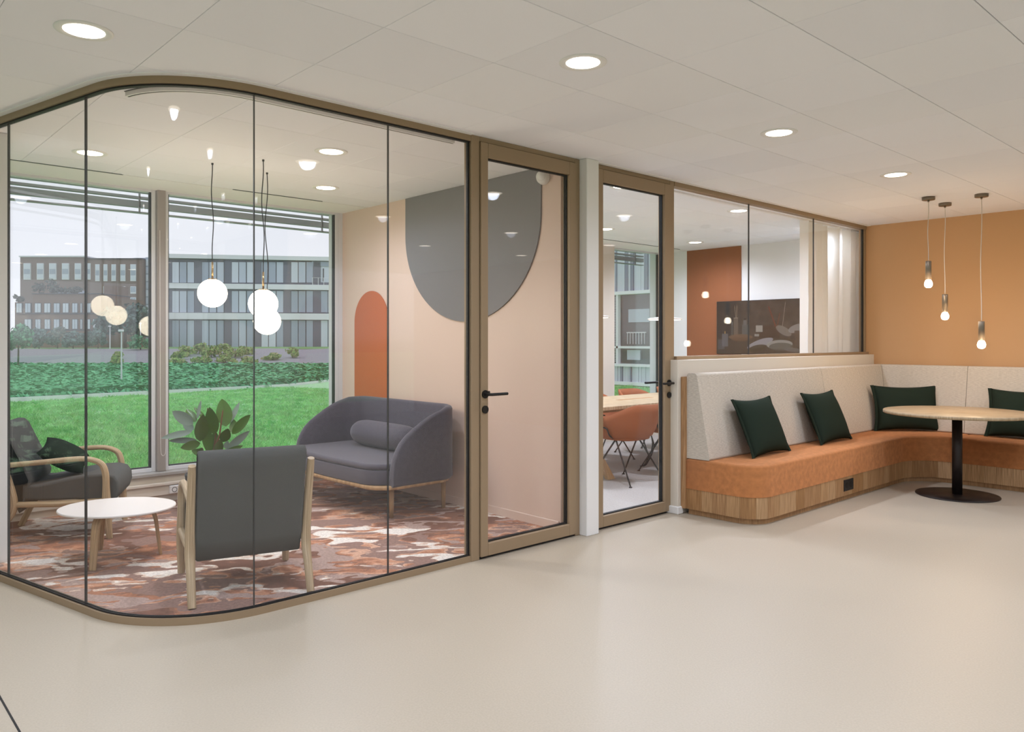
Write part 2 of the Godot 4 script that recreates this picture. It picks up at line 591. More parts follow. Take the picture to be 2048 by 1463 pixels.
	var gm = mat("grass_blade", Color(1, 1, 1), 0.8)
	gm.vertex_color_use_as_albedo = true
	gm.backlight_enabled = true; gm.backlight = Color(0.7, 0.7, 0.65)
	var grav = grain_pic(256, 256, 22, 22.0, 22.0, Color("85828a"), Color("bab6ba"), 0.4, 3)
	textured("gravel", grav, w1, 1.0, 0.25)
	textured("meadow", lawn, Color("aebb96"), 1.0, 0.1)
	mat("ivy_soil", Color("66aa7c"), 1.0)
	var iv = mat("foliage", Color(1, 1, 1), 0.8)
	iv.vertex_color_use_as_albedo = true
	mat("kerb", Color("f0f0f0"), 0.9)
	mat("edge_dark", Color("4a4548"), 0.9)
	mat("render_white", Color("f6f7fb"), 0.85)
	mat("clad_dark", Color("6f7280"), 0.6)
	mat("far_glass_a", Color("c8d2e2"), 0.25)
	mat("far_glass_b", Color("aab6c8"), 0.25)
	mat("far_glass_c", Color("dbe3ef"), 0.25)
	textured("brick_dark", fine, Color("8f7b74"), 0.95, 0.8)
	textured("brick_brown", fine, Color("8c7466"), 0.95, 0.8)
	mat("stone_pale", Color("e6e9f0"), 0.85)
	mat("frame_dark", Color("4c4c54"), 0.6)
	mat("bark", Color("5a4c42"), 0.95)
	mat("post_white", Color("e8eaec"), 0.5)
	mat("clad_a", Color("d5dae6"), 0.5)
	mat("clad_b", Color("b2b8c9"), 0.5)
	mat("clad_c", Color("9298ab"), 0.5)
	mat("dark_room", Color("4f565c"), 0.2)
	mat("blind", Color("b9c6cd"), 0.6)

const LAMP_ENERGY := 1.82
func _ready():
	# camera
	var cam := Camera3D.new()
	cam.name = "camera"
	cam.projection = Camera3D.PROJECTION_FRUSTUM
	cam.near = 0.05
	cam.far = 900.0
	cam.size = 2.0 * cam.near * 731.5 / FOCAL
	cam.frustum_offset = Vector2(0, -51.5 / FOCAL * cam.near)
	cam.position = Vector3(0, EYE, 0)
	cam.rotation.y = -asin(CO)
	add_child(cam)
	cam.current = true
	# overcast sky and exposure
	var we := WorldEnvironment.new()
	we.name = "environment"
	var env := Environment.new()
	env.background_mode = Environment.BG_SKY
	var sky := Sky.new()
	var ps := ProceduralSkyMaterial.new()
	ps.sky_top_color = Color("d3d9e6")
	ps.sky_horizon_color = Color("eceff6")
	ps.sky_curve = 0.2
	ps.ground_bottom_color = Color("6f7a66")
	ps.ground_horizon_color = Color("b9c1b6")
	ps.sky_energy_multiplier = 0.98
	sky.sky_material = ps
	env.sky = sky
	env.tonemap_mode = Environment.TONE_MAPPER_LINEAR
	env.tonemap_exposure = 1.22
	env.sdfgi_enabled = true
	env.ssao_enabled = true
	env.ssil_enabled = true
	we.environment = env
	add_child(we)
	make_materials()
	build_shell()
	build_ceiling()
	build_facade()
	build_lounge_front()
	build_meeting_front()
	build_bench()
	build_downlights()
	build_pendants()
	build_bistro_table()
	build_lounge()
	build_meeting()
	build_outside()

func build_shell():
	solid("floor", Vector3(-7.0, -0.25, -7.05), Vector3(10.2, 0.0, 5.2), M.floor, "beige speckled seamless hall floor")
	# lounge carpet follows the curved glass
	var poly := PackedVector2Array()
	for p in front_path(): poly.append(p + Vector2(0.0, -0.03))
	poly.append(Vector2(4.12, -3.82)); poly.append(Vector2(4.12, -6.98)); poly.append(Vector2(0.72, -6.98))
	var sh = Shape.new().prism(poly, 0.0, 0.008)
	for i in sh.u.size(): sh.u[i] = Vector2((sh.v[i].x - 0.6) / 3.6, (sh.v[i].z + 7.0) / 3.6)
	var c = part("floor_carpet", sh, M.carpet, self)
	c.set_meta("kind", "structure"); c.set_meta("label", "rust, brown and cream patched carpet of the glazed lounge")
	var c2 = part("floor_carpet", Shape.new().box(Vector3(4.26, 0.0, -6.98), Vector3(9.55, 0.008, -3.81)), M.carpet_grey, self)
	c2.set_meta("kind", "structure"); c2.set_meta("label", "grey carpet of the meeting room")
	# walls
	solid("wall_partition", Vector3(4.115, 0.0, -7.05), Vector3(4.19, CEIL, -3.95), M.wall_pink, "pale pink wall behind the sofa")
	solid("wall_meeting_side", Vector3(4.19, 0.0, -7.05), Vector3(4.265, CEIL, -3.95), M.wall_white)
	solid("wall_post", Vector3(4.14, 0.0, -3.95), Vector3(4.27, CEIL, -3.715), M.wall_white, "white wall end between the two glass doors", 0.004)
	solid("wall_end", Vector3(8.97, 0.0, -3.87), Vector3(9.7, CEIL, 5.0), M.wall_ochre, "ochre end wall behind the corner bench")
	solid("wall_meeting_end", Vector3(9.55, 0.0, -7.05), Vector3(9.7, CEIL, -3.87), M.wall_white, "white end wall of the meeting room")
	solid("wall_half", Vector3(5.215, 0.0, -3.87), Vector3(8.97, 1.24, -3.70), M.wall_cream, "cream half wall under the meeting room glass", 0.004)
	# the hall is glazed on the sides behind the camera too: parapets, lintels, piers, panes
	solid("wall_back", Vector3(-7.0, 0.0, 5.0), Vector3(9.7, 0.24, 5.2), M.wall_white)
	solid("wall_left", Vector3(-7.0, 0.0, -7.05), Vector3(-6.8, 0.24, 5.0), M.wall_white)
	for k in 6: solid("wall_back_pier", Vector3(-7.0 + k * 3.3, 0.24, 5.0), Vector3(-6.75 + k * 3.3, CEIL, 5.2), M.wall_white)
	for k in 5: solid("wall_left_pier", Vector3(-7.0, 0.24, -7.05 + k * 2.95), Vector3(-6.8, CEIL, -6.8 + k * 2.95), M.wall_white)
	for k in 5: solid("window_%d" % (30 + k), Vector3(-6.75 + k * 3.3, 0.24, 5.09), Vector3(-3.7 + k * 3.3, CEIL, 5.10), M.glass_facade)
	for k in 4: solid("window_%d" % (40 + k), Vector3(-6.91, 0.24, -6.8 + k * 2.95), Vector3(-6.90, CEIL, -4.1 + k * 2.95), M.glass_facade)
	solid("wall_column", Vector3(0.55, 0.0, -5.99), Vector3(0.98, CEIL, -5.735), M.wall_white, "white column where the glass front ends", 0.01)
	solid("wall_return", Vector3(0.55, 0.0, -7.0), Vector3(0.70, CEIL, -5.99), M.wall_white)
	# baseboards
	solid("baseboard_lounge", Vector3(4.10, 0.0, -6.94), Vector3(4.115, 0.072, -3.96), M.wall_pink, "pale pink baseboard", 0.004)
	solid("baseboard_half", Vector3(5.195, 0.0, -3.885), Vector3(5.268, 0.062, -3.685), M.wall_white, "", 0.006)
	solid("baseboard_meeting", Vector3(9.535, 0.0, -6.95), Vector3(9.55, 0.07, -3.90), M.wall_white, "", 0.003)
	# planter along the hall windows beside the lounge, mirrored in the curved glass
	var pb = thing("planter_box", "long oak planter with dark green plants by the hall windows", "planter", Vector3(-1.3, 0, -6.45))
	block("box", Vector3(-1.5, 0.0, -0.22), Vector3(1.5, 0.36, 0.22), M.oak_board_1, pb, 0.006)
	block("soil", Vector3(-1.46, 0.36, -0.18), Vector3(1.46, 0.372, 0.18), M.soil, pb)
	var clouds = []
	for k in 14: clouds.append([Vector3(-1.35 + k * 0.207, 0.62 + 0.12 * sin(k * 2.1), 0.03 * cos(k * 3.0)), Vector3(0.22, 0.30, 0.2)])
	part("foliage", leafy(clouds, 1500, 0.055, [Color("2f4a35"), Color("27402e"), Color("3b5a40"), Color("1f3526")], 19), M.foliage, pb)
	# floor joint at the near left corner
	solid("trim_1", Vector3(0.579, 0.0, -5.2), Vector3(0.586, 0.0015, 0.0), M.gasket, "thin black joint in the hall floor")

func front_path():
	var pts = [Vector2(0.751, -5.80)]
	var corner = Vector2(1.222, -3.79)
	var d = Vector2(0.230, 0.973).normalized()
	var t = 0.54
	var r = t / tan(deg_to_rad(38.35))
	var c = Vector2(corner.x + t, -3.79 - r)
	var n = 22
	var a0 = (corner - d * t - c).angle()
	var a1 = PI / 2
	for i in n + 1:
		var a = lerpf(a0, a1, float(i) / n)
		pts.append(c + Vector2(cos(a), sin(a)) * r)
	pts.append(Vector2(2.45, -3.79))
	pts.append(Vector2(3.131, -3.79))
	return pts

# the piece of a path between two lengths
func cut_path(path, s0, s1):
	var out = []
	var run := 0.0
	for i in path.size() - 1:
		var l = path[i].distance_to(path[i + 1])
		if out.is_empty() and run + l >= s0:
			out.append(path[i].lerp(path[i + 1], clampf((s0 - run) / l, 0, 1)))
		if not out.is_empty():
			if run + l >= s1:
				out.append(path[i].lerp(path[i + 1], clampf((s1 - run) / l, 0, 1)))
				return out
			if run + l > s0 + 0.001: out.append(path[i + 1])
		run += l
	return out
func length_at(path, p):
	var run := 0.0
	var best := 1e9
	var at := 0.0
	for i in path.size() - 1:
		var l = path[i].distance_to(path[i + 1])
		var q = Geometry2D.get_closest_point_to_segment(p, path[i], path[i + 1])
		if q.distance_to(p) < best:
			best = q.distance_to(p)
			at = run + q.distance_to(path[i])
		run += l
	return at

func build_ceiling():
	# the slab, and on its underside a grid of acoustic tiles where the picture shows them
	var c = setting("ceiling", "off-white acoustic tile ceiling")
	block("slab", Vector3(-7.0, CEIL + 0.03, -7.3), Vector3(10.2, CEIL + 0.3, 5.2), M.ceiling_void, c)
	var dx = 0.607
	var dz = 0.583
	var x0 = 1.187 - 2 * dx
	var z0 = -0.991 + dz
	var tile = Shape.new().box(Vector3(0.0008, 0, -dz + 0.0016), Vector3(dx - 0.0008, 0.028, -0.0016), 0.0016).mesh()
	var mats = [M.ceiling_a, M.ceiling_b, M.ceiling_c]
	var rng := RandomNumberGenerator.new()
	rng.seed = 77
	for i in 17:
		for j in 11:
			var o := MeshInstance3D.new()
			o.mesh = tile
			o.material_override = mats[rng.randi() % 3]
			o.position = Vector3(x0 + i * dx, CEIL, z0 - j * dz)
			if j == 10: o.scale.z = (6.56 + z0 - j * dz) / dz
			o.name = "tile"
			c.add_child(o, true)
	var xe = x0 + 17 * dx
	var ze = z0
	block("plain_panel", Vector3(-7.0, CEIL, ze + 0.002), Vector3(10.2, CEIL + 0.028, 5.0), M.ceiling_a, c)
	block("plain_panel", Vector3(-7.0, CEIL, -6.56), Vector3(x0 - 0.002, CEIL + 0.028, ze), M.ceiling_a, c)
	# plaster soffit along the windows, with slot diffusers in the joint
	solid("trim_2", Vector3(-7.0, CEIL, -7.12), Vector3(9.7, CEIL + 0.03, -6.575), M.plaster, "plaster soffit above the windows")
	for s in [[0.9, 1.88], [2.76, 3.62], [7.6, 9.3]]:
		var d = thing("slot_diffuser", ["black slot diffuser in the lounge ceiling beside the left window pane", "black slot diffuser in the lounge ceiling above the wide window pane", "black slot diffuser in the meeting room ceiling by the window"][[0.9, 2.76, 7.6].find(s[0])], "air vent", Vector3((s[0] + s[1]) / 2, CEIL, -6.56), 0.0, "ceiling slot diffusers")
		var l = (s[1] - s[0]) / 2
		block("slot", Vector3(-l, -0.002, -0.012), Vector3(l, 0.002, -0.002), M.gasket, d)
		block("slot", Vector3(-l, -0.002, 0.003), Vector3(l * 0.97, 0.002, 0.013), M.gasket, d)

func build_facade():
	# parapet, sill and window frames along z = -7.1
	solid("wall_facade", Vector3(-7.0, 0.0, -7.2), Vector3(9.7, 0.236, -6.975), M.wall_cream, "low cream parapet under the windows")
	solid("trim_3", Vector3(0.70, 0.236, -7.14), Vector3(4.115, 0.262, -6.945), M.sill, "grey terrazzo window sill", 0.003)
	solid("trim_4", Vector3(4.265, 0.236, -7.14), Vector3(9.55, 0.262, -6.945), M.sill, "grey terrazzo window sill of the meeting room", 0.003)
	solid("wall_lintel", Vector3(-7.0, CEIL + 0.02, -7.3), Vector3(9.7, 3.2, -7.12), M.wall_white)
	solid("wall_pier", Vector3(7.85, 0.236, -7.2), Vector3(8.36, CEIL, -6.99), M.wall_cream, "cream pier beside the meeting room window")
	solid("wall_pier", Vector3(4.07, 0.236, -7.25), Vector3(4.31, CEIL, -7.05), M.window_frame)
	solid("wall_pier", Vector3(9.50, 0.236, -7.25), Vector3(9.70, CEIL, -7.05), M.window_frame)
	# trunking with a socket under the lounge sill
	var tr = setting("trim_5", "cream cable trunking below the lounge sill")
	block("duct", Vector3(0.72, 0.066, -6.975), Vector3(4.10, 0.150, -6.955), M.wall_cream, tr, 0.003)
	block("lip", Vector3(0.72, 0.150, -6.975), Vector3(4.10, 0.176, -6.935), M.wall_cream, tr, 0.005)
	var so = thing("wall_socket", "white wall socket on the cable trunking under the lounge window", "socket", Vector3(2.40, 0.108, -6.955))
	block("plate", Vector3(-0.04, -0.036, 0.0), Vector3(0.04, 0.036, 0.022), M.white_plastic, so, 0.006)
	part("cup", Shape.new().tube([Vector3(0, 0, 0.0215), Vector3(0, 0, 0.024)], 0.022, 18), M.joint, so)
	part("cup_floor", Shape.new().tube([Vector3(0, 0, 0.023), Vector3(0, 0, 0.0245)], 0.017, 18), M.white_plastic, so)
	# windows: frame, gasket, pane
	var wins = [[-6.75, -4.4], [-4.3, -2.0], [-1.9, 0.45], [0.76, 2.285], [2.355, 4.07], [4.31, 6.0], [6.07, 7.85], [8.36, 9.50]]
	for k in wins.size():
		var a = wins[k][0]
		var b = wins[k][1]
		var w = setting("window_%d" % (k + 1))
		var y0 = 0.262
		var y1 = CEIL + 0.01
		if k == 3: w.set_meta("label", "lounge window pane between the column and the slim mullion")
		if k == 4: w.set_meta("label", "wide lounge window pane beside the pink wall")
		if k == 7: w.set_meta("label", "meeting room window looking at the clad wing")
		for side in [[a, a + 0.035], [b - 0.035, b]]:
			block("stile", Vector3(side[0], y0, -7.12), Vector3(side[1], y1, -7.055), M.window_frame, w, 0.003)
		block("bottom_rail", Vector3(a + 0.035, y0, -7.12), Vector3(b - 0.035, y0 + 0.035, -7.055), M.window_frame, w, 0.003)
		block("top_rail", Vector3(a + 0.035, y1 - 0.03, -7.12), Vector3(b - 0.035, y1, -7.055), M.window_frame, w)
		block("gasket", Vector3(b - 0.048, y0 + 0.035, -7.104), Vector3(b - 0.035, y1 - 0.03, -7.066), M.gasket, w)
		block("gasket", Vector3(a + 0.035, y0 + 0.035, -7.104), Vector3(a + 0.043, y1 - 0.03, -7.066), M.gasket, w)
		block("gasket", Vector3(a + 0.043, y0 + 0.035, -7.104), Vector3(b - 0.048, y0 + 0.043, -7.066), M.gasket, w)
		block("pane", Vector3(a + 0.043, y0 + 0.043, -7.092), Vector3(b - 0.048, y1 - 0.03, -7.080), M.glass_facade, w)
	for x in [[-4.4, -4.3], [-2.0, -1.9], [0.45, 0.76], [2.285, 2.355], [6.0, 6.07]]:
		solid("trim_6", Vector3(x[0], 0.262, -7.13), Vector3(x[1], CEIL, -7.015), M.mullion if x[0] > 2.0 and x[0] < 3.0 else M.window_frame, "", 0.003)
	# a loop of blind cord by the mullion
	var loop = []
	for i in 25:
		var t = float(i) / 24
		loop.append(Vector3(2.30 + 0.055 * t, 0.40 + 1.9 * pow(absf(2 * t - 1), 14.0) + 0.05 * pow(2 * t - 1, 2), -7.0))
	tag(part("blind_cord", Shape.new().tube(loop, 0.0018, 5), M.white_plastic, self), "thin white blind cord loop hanging at the lounge window mullion", "blind cord")
	# louvres outside
	var lv = setting("trim_7", "grey sun louvre bars outside the windows")
	for r in [[2.763, 2.797], [2.706, 2.727], [2.626, 2.684], [2.573, 2.586]]:
		block("louvre_bar", Vector3(-7.0, r[0], -7.66), Vector3(9.8, r[1], -7.6), M.louvre, lv)
	for x in [-4.35, -1.95, 0.6, 2.32, 4.19, 6.04, 8.1, 9.6]:
		block("bracket", Vector3(x - 0.006, 2.57, -7.62), Vector3(x + 0.006, 3.0, -7.60), M.louvre, lv)

func pane_between(path, s0, s1, y0, y1, parent):
	var piece = cut_path(path, s0 + 0.002, s1 - 0.002)
	part("pane", Shape.new().rail(piece, y0, y1, 0.021, 0.031), M.glass, parent)

func build_lounge_front():
	var path = front_path()
	var total = 0.0
	for i in path.size() - 1: total += path[i].distance_to(path[i + 1])
	var w = setting("window_20", "curved frameless glass front of the lounge with bronze rails")
	part("bottom_rail", Shape.new().rail(path, 0.0, 0.036, 0.0, 0.052), M.bronze, w)
	part("top_rail", Shape.new().rail(path, CEIL - 0.04, CEIL, 0.0, 0.052), M.bronze, w)
	part("bottom_seal", Shape.new().rail(path, 0.036, 0.043, 0.012, 0.020), M.gasket, w)
	part("bottom_seal", Shape.new().rail(path, 0.036, 0.041, 0.032, 0.040), M.gasket, w)
	part("top_seal", Shape.new().rail(path, CEIL - 0.048, CEIL - 0.04, 0.012, 0.040), M.gasket, w)
	part("ceiling_strip", Shape.new().rail(path, CEIL - 0.004, CEIL, -0.034, 0.0), M.plaster, w)
	var cuts = [0.0]
	for p in [Vector2(0.878, -5.281), Vector2(1.057, -4.436), Vector2(1.713, -3.79), Vector2(2.526, -3.79)]: cuts.append(length_at(path, p))
	cuts.append(total - 0.012)
	for i in cuts.size() - 1:
		pane_between(path, cuts[i], cuts[i + 1], 0.037, CEIL - 0.041, w)
		if i > 0:
			var c = cut_path(path, cuts[i] - 0.0022, cuts[i] + 0.0022)
			part("joint", Shape.new().rail(c, 0.037, CEIL - 0.041, 0.0195, 0.0325), M.joint, w)
	block("end_seal", Vector3(3.119, 0.036, -3.826), Vector3(3.131, CEIL - 0.04, -3.806), M.gasket, w)
	# curtain track under the lounge ceiling
	var tr = part("curtain_track", Shape.new().rail(path.slice(1), CEIL - 0.024, CEIL, 0.166, 0.199), M.white_plastic, self)
	part("slot", Shape.new().rail(path.slice(1), CEIL - 0.0245, CEIL - 0.0235, 0.178, 0.187), M.gasket, tr)
	part("shadow_gap", Shape.new().rail(path.slice(1), CEIL - 0.003, CEIL, 0.160, 0.166), M.joint, tr)
	part("shadow_gap", Shape.new().rail(path.slice(1), CEIL - 0.003, CEIL, 0.199, 0.205), M.joint, tr)
	tag(tr, "white curtain track following the curved glass on the lounge ceiling", "curtain track")
	door("door_1", "bronze framed glass door into the lounge with black lever on the left stile", 3.131, 3.201, 4.090, 4.140, 3.26, 4.022, true)

func door(called, label, jamb_a, leaf_a, leaf_b, jamb_b, pane_a, pane_b, lever_left):
	var d = setting(called, label)
	var z0 = -3.86
	var zf = -3.785
	var top = 2.664
	block("jamb", Vector3(jamb_a, 0, z0), Vector3(leaf_a - 0.003, CEIL, zf), M.bronze, d, 0.003)
	block("jamb", Vector3(leaf_b + 0.003, 0, z0), Vector3(jamb_b, CEIL, zf), M.bronze, d, 0.003)
	block("head", Vector3(leaf_a - 0.003, top + 0.003, z0), Vector3(leaf_b + 0.003, CEIL, zf), M.bronze, d, 0.003)
	# dark rebate behind the gap round the leaf
	block("rebate", Vector3(leaf_a - 0.004, 0.0, -3.83), Vector3(leaf_a + 0.006, top + 0.004, -3.815), M.gasket, d)
	block("rebate", Vector3(leaf_b - 0.006, 0.0, -3.83), Vector3(leaf_b + 0.004, top + 0.004, -3.815), M.gasket, d)
	block("threshold_seal", Vector3(leaf_a, 0.0, -3.83), Vector3(leaf_b, 0.016, -3.795), M.gasket, d)
	var y0 = 0.017
	var p0 = 0.098
	var p1 = 2.572
	var zl = -3.772
	for s in [[leaf_a, pane_a], [pane_b, leaf_b]]:
		block("stile", Vector3(s[0], y0, z0 + 0.02), Vector3(s[1], top, zl), M.bronze, d, 0.003)
	block("bottom_rail", Vector3(pane_a, y0, z0 + 0.02), Vector3(pane_b, p0, zl), M.bronze, d, 0.003)
	block("top_rail", Vector3(pane_a, p1, z0 + 0.02), Vector3(pane_b, top, zl), M.bronze, d, 0.003)
	var g = 0.007
	block("gasket", Vector3(pane_a, p0, -3.826), Vector3(pane_a + g, p1, -3.797), M.gasket, d)
	block("gasket", Vector3(pane_b - g, p0, -3.826), Vector3(pane_b, p1, -3.797), M.gasket, d)
	block("gasket", Vector3(pane_a + g, p0, -3.826), Vector3(pane_b - g, p0 + g, -3.797), M.gasket, d)
	block("gasket", Vector3(pane_a + g, p1 - g, -3.826), Vector3(pane_b - g, p1, -3.797), M.gasket, d)
	block("pane", Vector3(pane_a + g, p0 + g, -3.818), Vector3(pane_b - g, p1 - g, -3.808), M.glass, d)
	var hx = (leaf_a + pane_a) / 2 if lever_left else (pane_b + leaf_b) / 2 + 0.01
	var dir = 1.0 if lever_left else -1.0
	var h = part("handle", Shape.new().tube([Vector3(hx, 1.055, zl), Vector3(hx, 1.055, zl + 0.009)], 0.026, 22), M.handle, d)
	part("lever", Shape.new().tube([Vector3(hx, 1.055, zl), Vector3(hx, 1.055, zl + 0.045), Vector3(hx + dir * 0.012, 1.055, zl + 0.056), Vector3(hx + dir * 0.145, 1.055, zl + 0.056)], 0.0095, 12), M.handle, h)
	part("lock", Shape.new().tube([Vector3(hx, 0.957, zl), Vector3(hx, 0.957, zl + 0.009)], 0.025, 22), M.handle, d)
	# the same lever on the room side
	var h2 = part("handle", Shape.new().tube([Vector3(hx, 1.055, z0 + 0.02), Vector3(hx, 1.055, z0 + 0.011)], 0.026, 22), M.handle, d)
	part("lever", Shape.new().tube([Vector3(hx, 1.055, z0 + 0.02), Vector3(hx, 1.055, z0 - 0.036), Vector3(hx + dir * 0.145, 1.055, z0 - 0.036)], 0.0095, 10), M.handle, h2)

func build_meeting_front():
	door("door_2", "bronze framed glass door into the meeting room with black lever on the right stile", 4.27, 4.315, 5.222, 5.283, 4.385, 5.140, false)
	var w = setting("window_21", "frameless glass above the half wall with bronze rails")
	var a = 5.283
	var b = 8.97
	block("top_rail", Vector3(a, CEIL - 0.04, -3.85), Vector3(b, CEIL, -3.78), M.bronze, w, 0.002)
	block("bottom_rail", Vector3(a, 1.24, -3.85), Vector3(b, 1.268, -3.76), M.bronze, w, 0.002)
	block("end_post", Vector3(b - 0.04, 1.268, -3.85), Vector3(b, CEIL - 0.04, -3.79), M.bronze, w, 0.002)
	block("end_seal", Vector3(b - 0.055, 1.268, -3.826), Vector3(b - 0.04, CEIL - 0.04, -3.804), M.gasket, w)
	var cuts = [a, 6.484, 7.751, b - 0.055]
	for i in 3:
		block("pane", Vector3(cuts[i] + 0.002, 1.268, -3.82), Vector3(cuts[i + 1] - 0.002, CEIL - 0.04, -3.81), M.glass, w)
		if i > 0: block("joint", Vector3(cuts[i] - 0.002, 1.268, -3.8215), Vector3(cuts[i] + 0.002, CEIL - 0.04, -3.8085), M.joint, w)
	solid("trim_8", Vector3(4.27, CEIL - 0.004, -3.775), Vector3(8.97, CEIL, -3.74), M.plaster)

func downlight(x, z, label, group = "recessed downlights", lit = 1.0):
	var d = thing("downlight", label, "ceiling light", Vector3(x, CEIL, z), 0.0, group)
	var ring = Shape.new().lathe([Vector2(0.078, 0.0), Vector2(0.082, -0.004), Vector2(0.104, -0.006), Vector2(0.112, -0.003), Vector2(0.113, 0.001), Vector2(0.078, 0.001)], 32)
	part("trim_ring", ring, M.white_plastic, d)
	part("lamp_diffuser", Shape.new().lathe([Vector2(0.001, -0.003), Vector2(0.079, -0.003), Vector2(0.079, 0.0005), Vector2(0.001, 0.0005)], 32), M.lamp_glow, d)
	var l := SpotLight3D.new()
	l.name = "lamp_light"
	l.position = Vector3(0, -0.012, 0)
	l.rotation.x = -PI / 2
	l.light_color = Color("dfe9ff")
	l.light_energy = LAMP_ENERGY * lit
	l.light_size = 0.05
	l.spot_angle = 84.0
	l.spot_angle_attenuation = 1.0
	l.spot_range = 20.0
	l.spot_attenuation = 2.0
	l.shadow_enabled = true
	d.add_child(l)
	return d

func build_downlights():
	var gx = func(k): return 0.8835 + 0.607 * k
	var gz = func(j): return -2.452 - 0.583 * j
	downlight(gx.call(0), gz.call(2), "round white downlight in the hall ceiling outside the curved glass corner")
	downlight(gx.call(3), gz.call(0), "round white downlight in the hall ceiling before the lounge door")
	downlight(gx.call(6), gz.call(0), "round white downlight in the hall ceiling before the meeting room door")
	downlight(gx.call(9), gz.call(0), "round white downlight in the hall ceiling near the ochre wall")
	downlight(gx.call(1), gz.call(6), "round downlight in the lounge ceiling above the armchair with the cushion", "recessed downlights", 0.92)
	downlight(gx.call(3), gz.call(4), "round downlight in the lounge ceiling before the globe pendants", "recessed downlights", 0.92)
	downlight(gx.call(4), gz.call(6), "round downlight in the lounge ceiling above the dark sofa", "recessed downlights", 0.92)
	downlight(gx.call(7), gz.call(3), "round downlight in the meeting room ceiling just inside its glass door", "recessed downlights", 1.9)
	downlight(gx.call(10), gz.call(3), "round downlight in the meeting room ceiling behind the glass over the bench", "recessed downlights", 1.9)
	downlight(gx.call(13), gz.call(6), "round downlight in the meeting room ceiling in front of the brown panel", "recessed downlights", 1.9)
	downlight(gx.call(10), gz.call(6), "round downlight in the meeting room ceiling by the facade pier", "recessed downlights", 1.9)
	downlight(gx.call(7), gz.call(6), "downlight in the meeting room ceiling hidden from the hall by the door frame", "recessed downlights", 1.9)
	downlight(gx.call(13), gz.call(3), "downlight in the meeting room ceiling behind the gathered curtain", "recessed downlights", 1.9)
	for k in [-9, -6, -3, 0]: downlight(gx.call(k), gz.call(0 if k == 0 else 2), "round white downlight in the hall ceiling away from the glass rooms", "downlights over the rest of the hall")
	for j in [-3, -6]:
		for k in [-9, -6, -3, 0, 3, 6, 9, 12]:
			downlight(gx.call(k), gz.call(j), "round white downlight in the hall ceiling away from the glass rooms", "downlights over the rest of the hall")

# ---- corner bench
func arc(c, r, a0, a1, n):
	var out = []
	for i in n + 1:
		var a = lerpf(a0, a1, float(i) / n)
		out.append(c + Vector2(cos(a), sin(a)) * r)
	return out

func bench_front(inset = 0.0):
	# front edge in plan from the wall end, round the outer corner, along, through the inner curve and on past the frame
	var xe = 5.268 + inset
	var zf = -3.02 - inset
	var xb = 8.29 + inset
	var r = 0.2 - inset * 0.5
	var ri = 0.34 + inset
	var out = [Vector2(xe, -3.655)]
	out.append_array(arc(Vector2(xe + r, zf - r), r, PI, PI / 2, 8))
	out.append_array(arc(Vector2(xb - ri, zf + ri), ri, -PI / 2, 0.0, 12))
	out.append(Vector2(xb, -0.6))
	return out

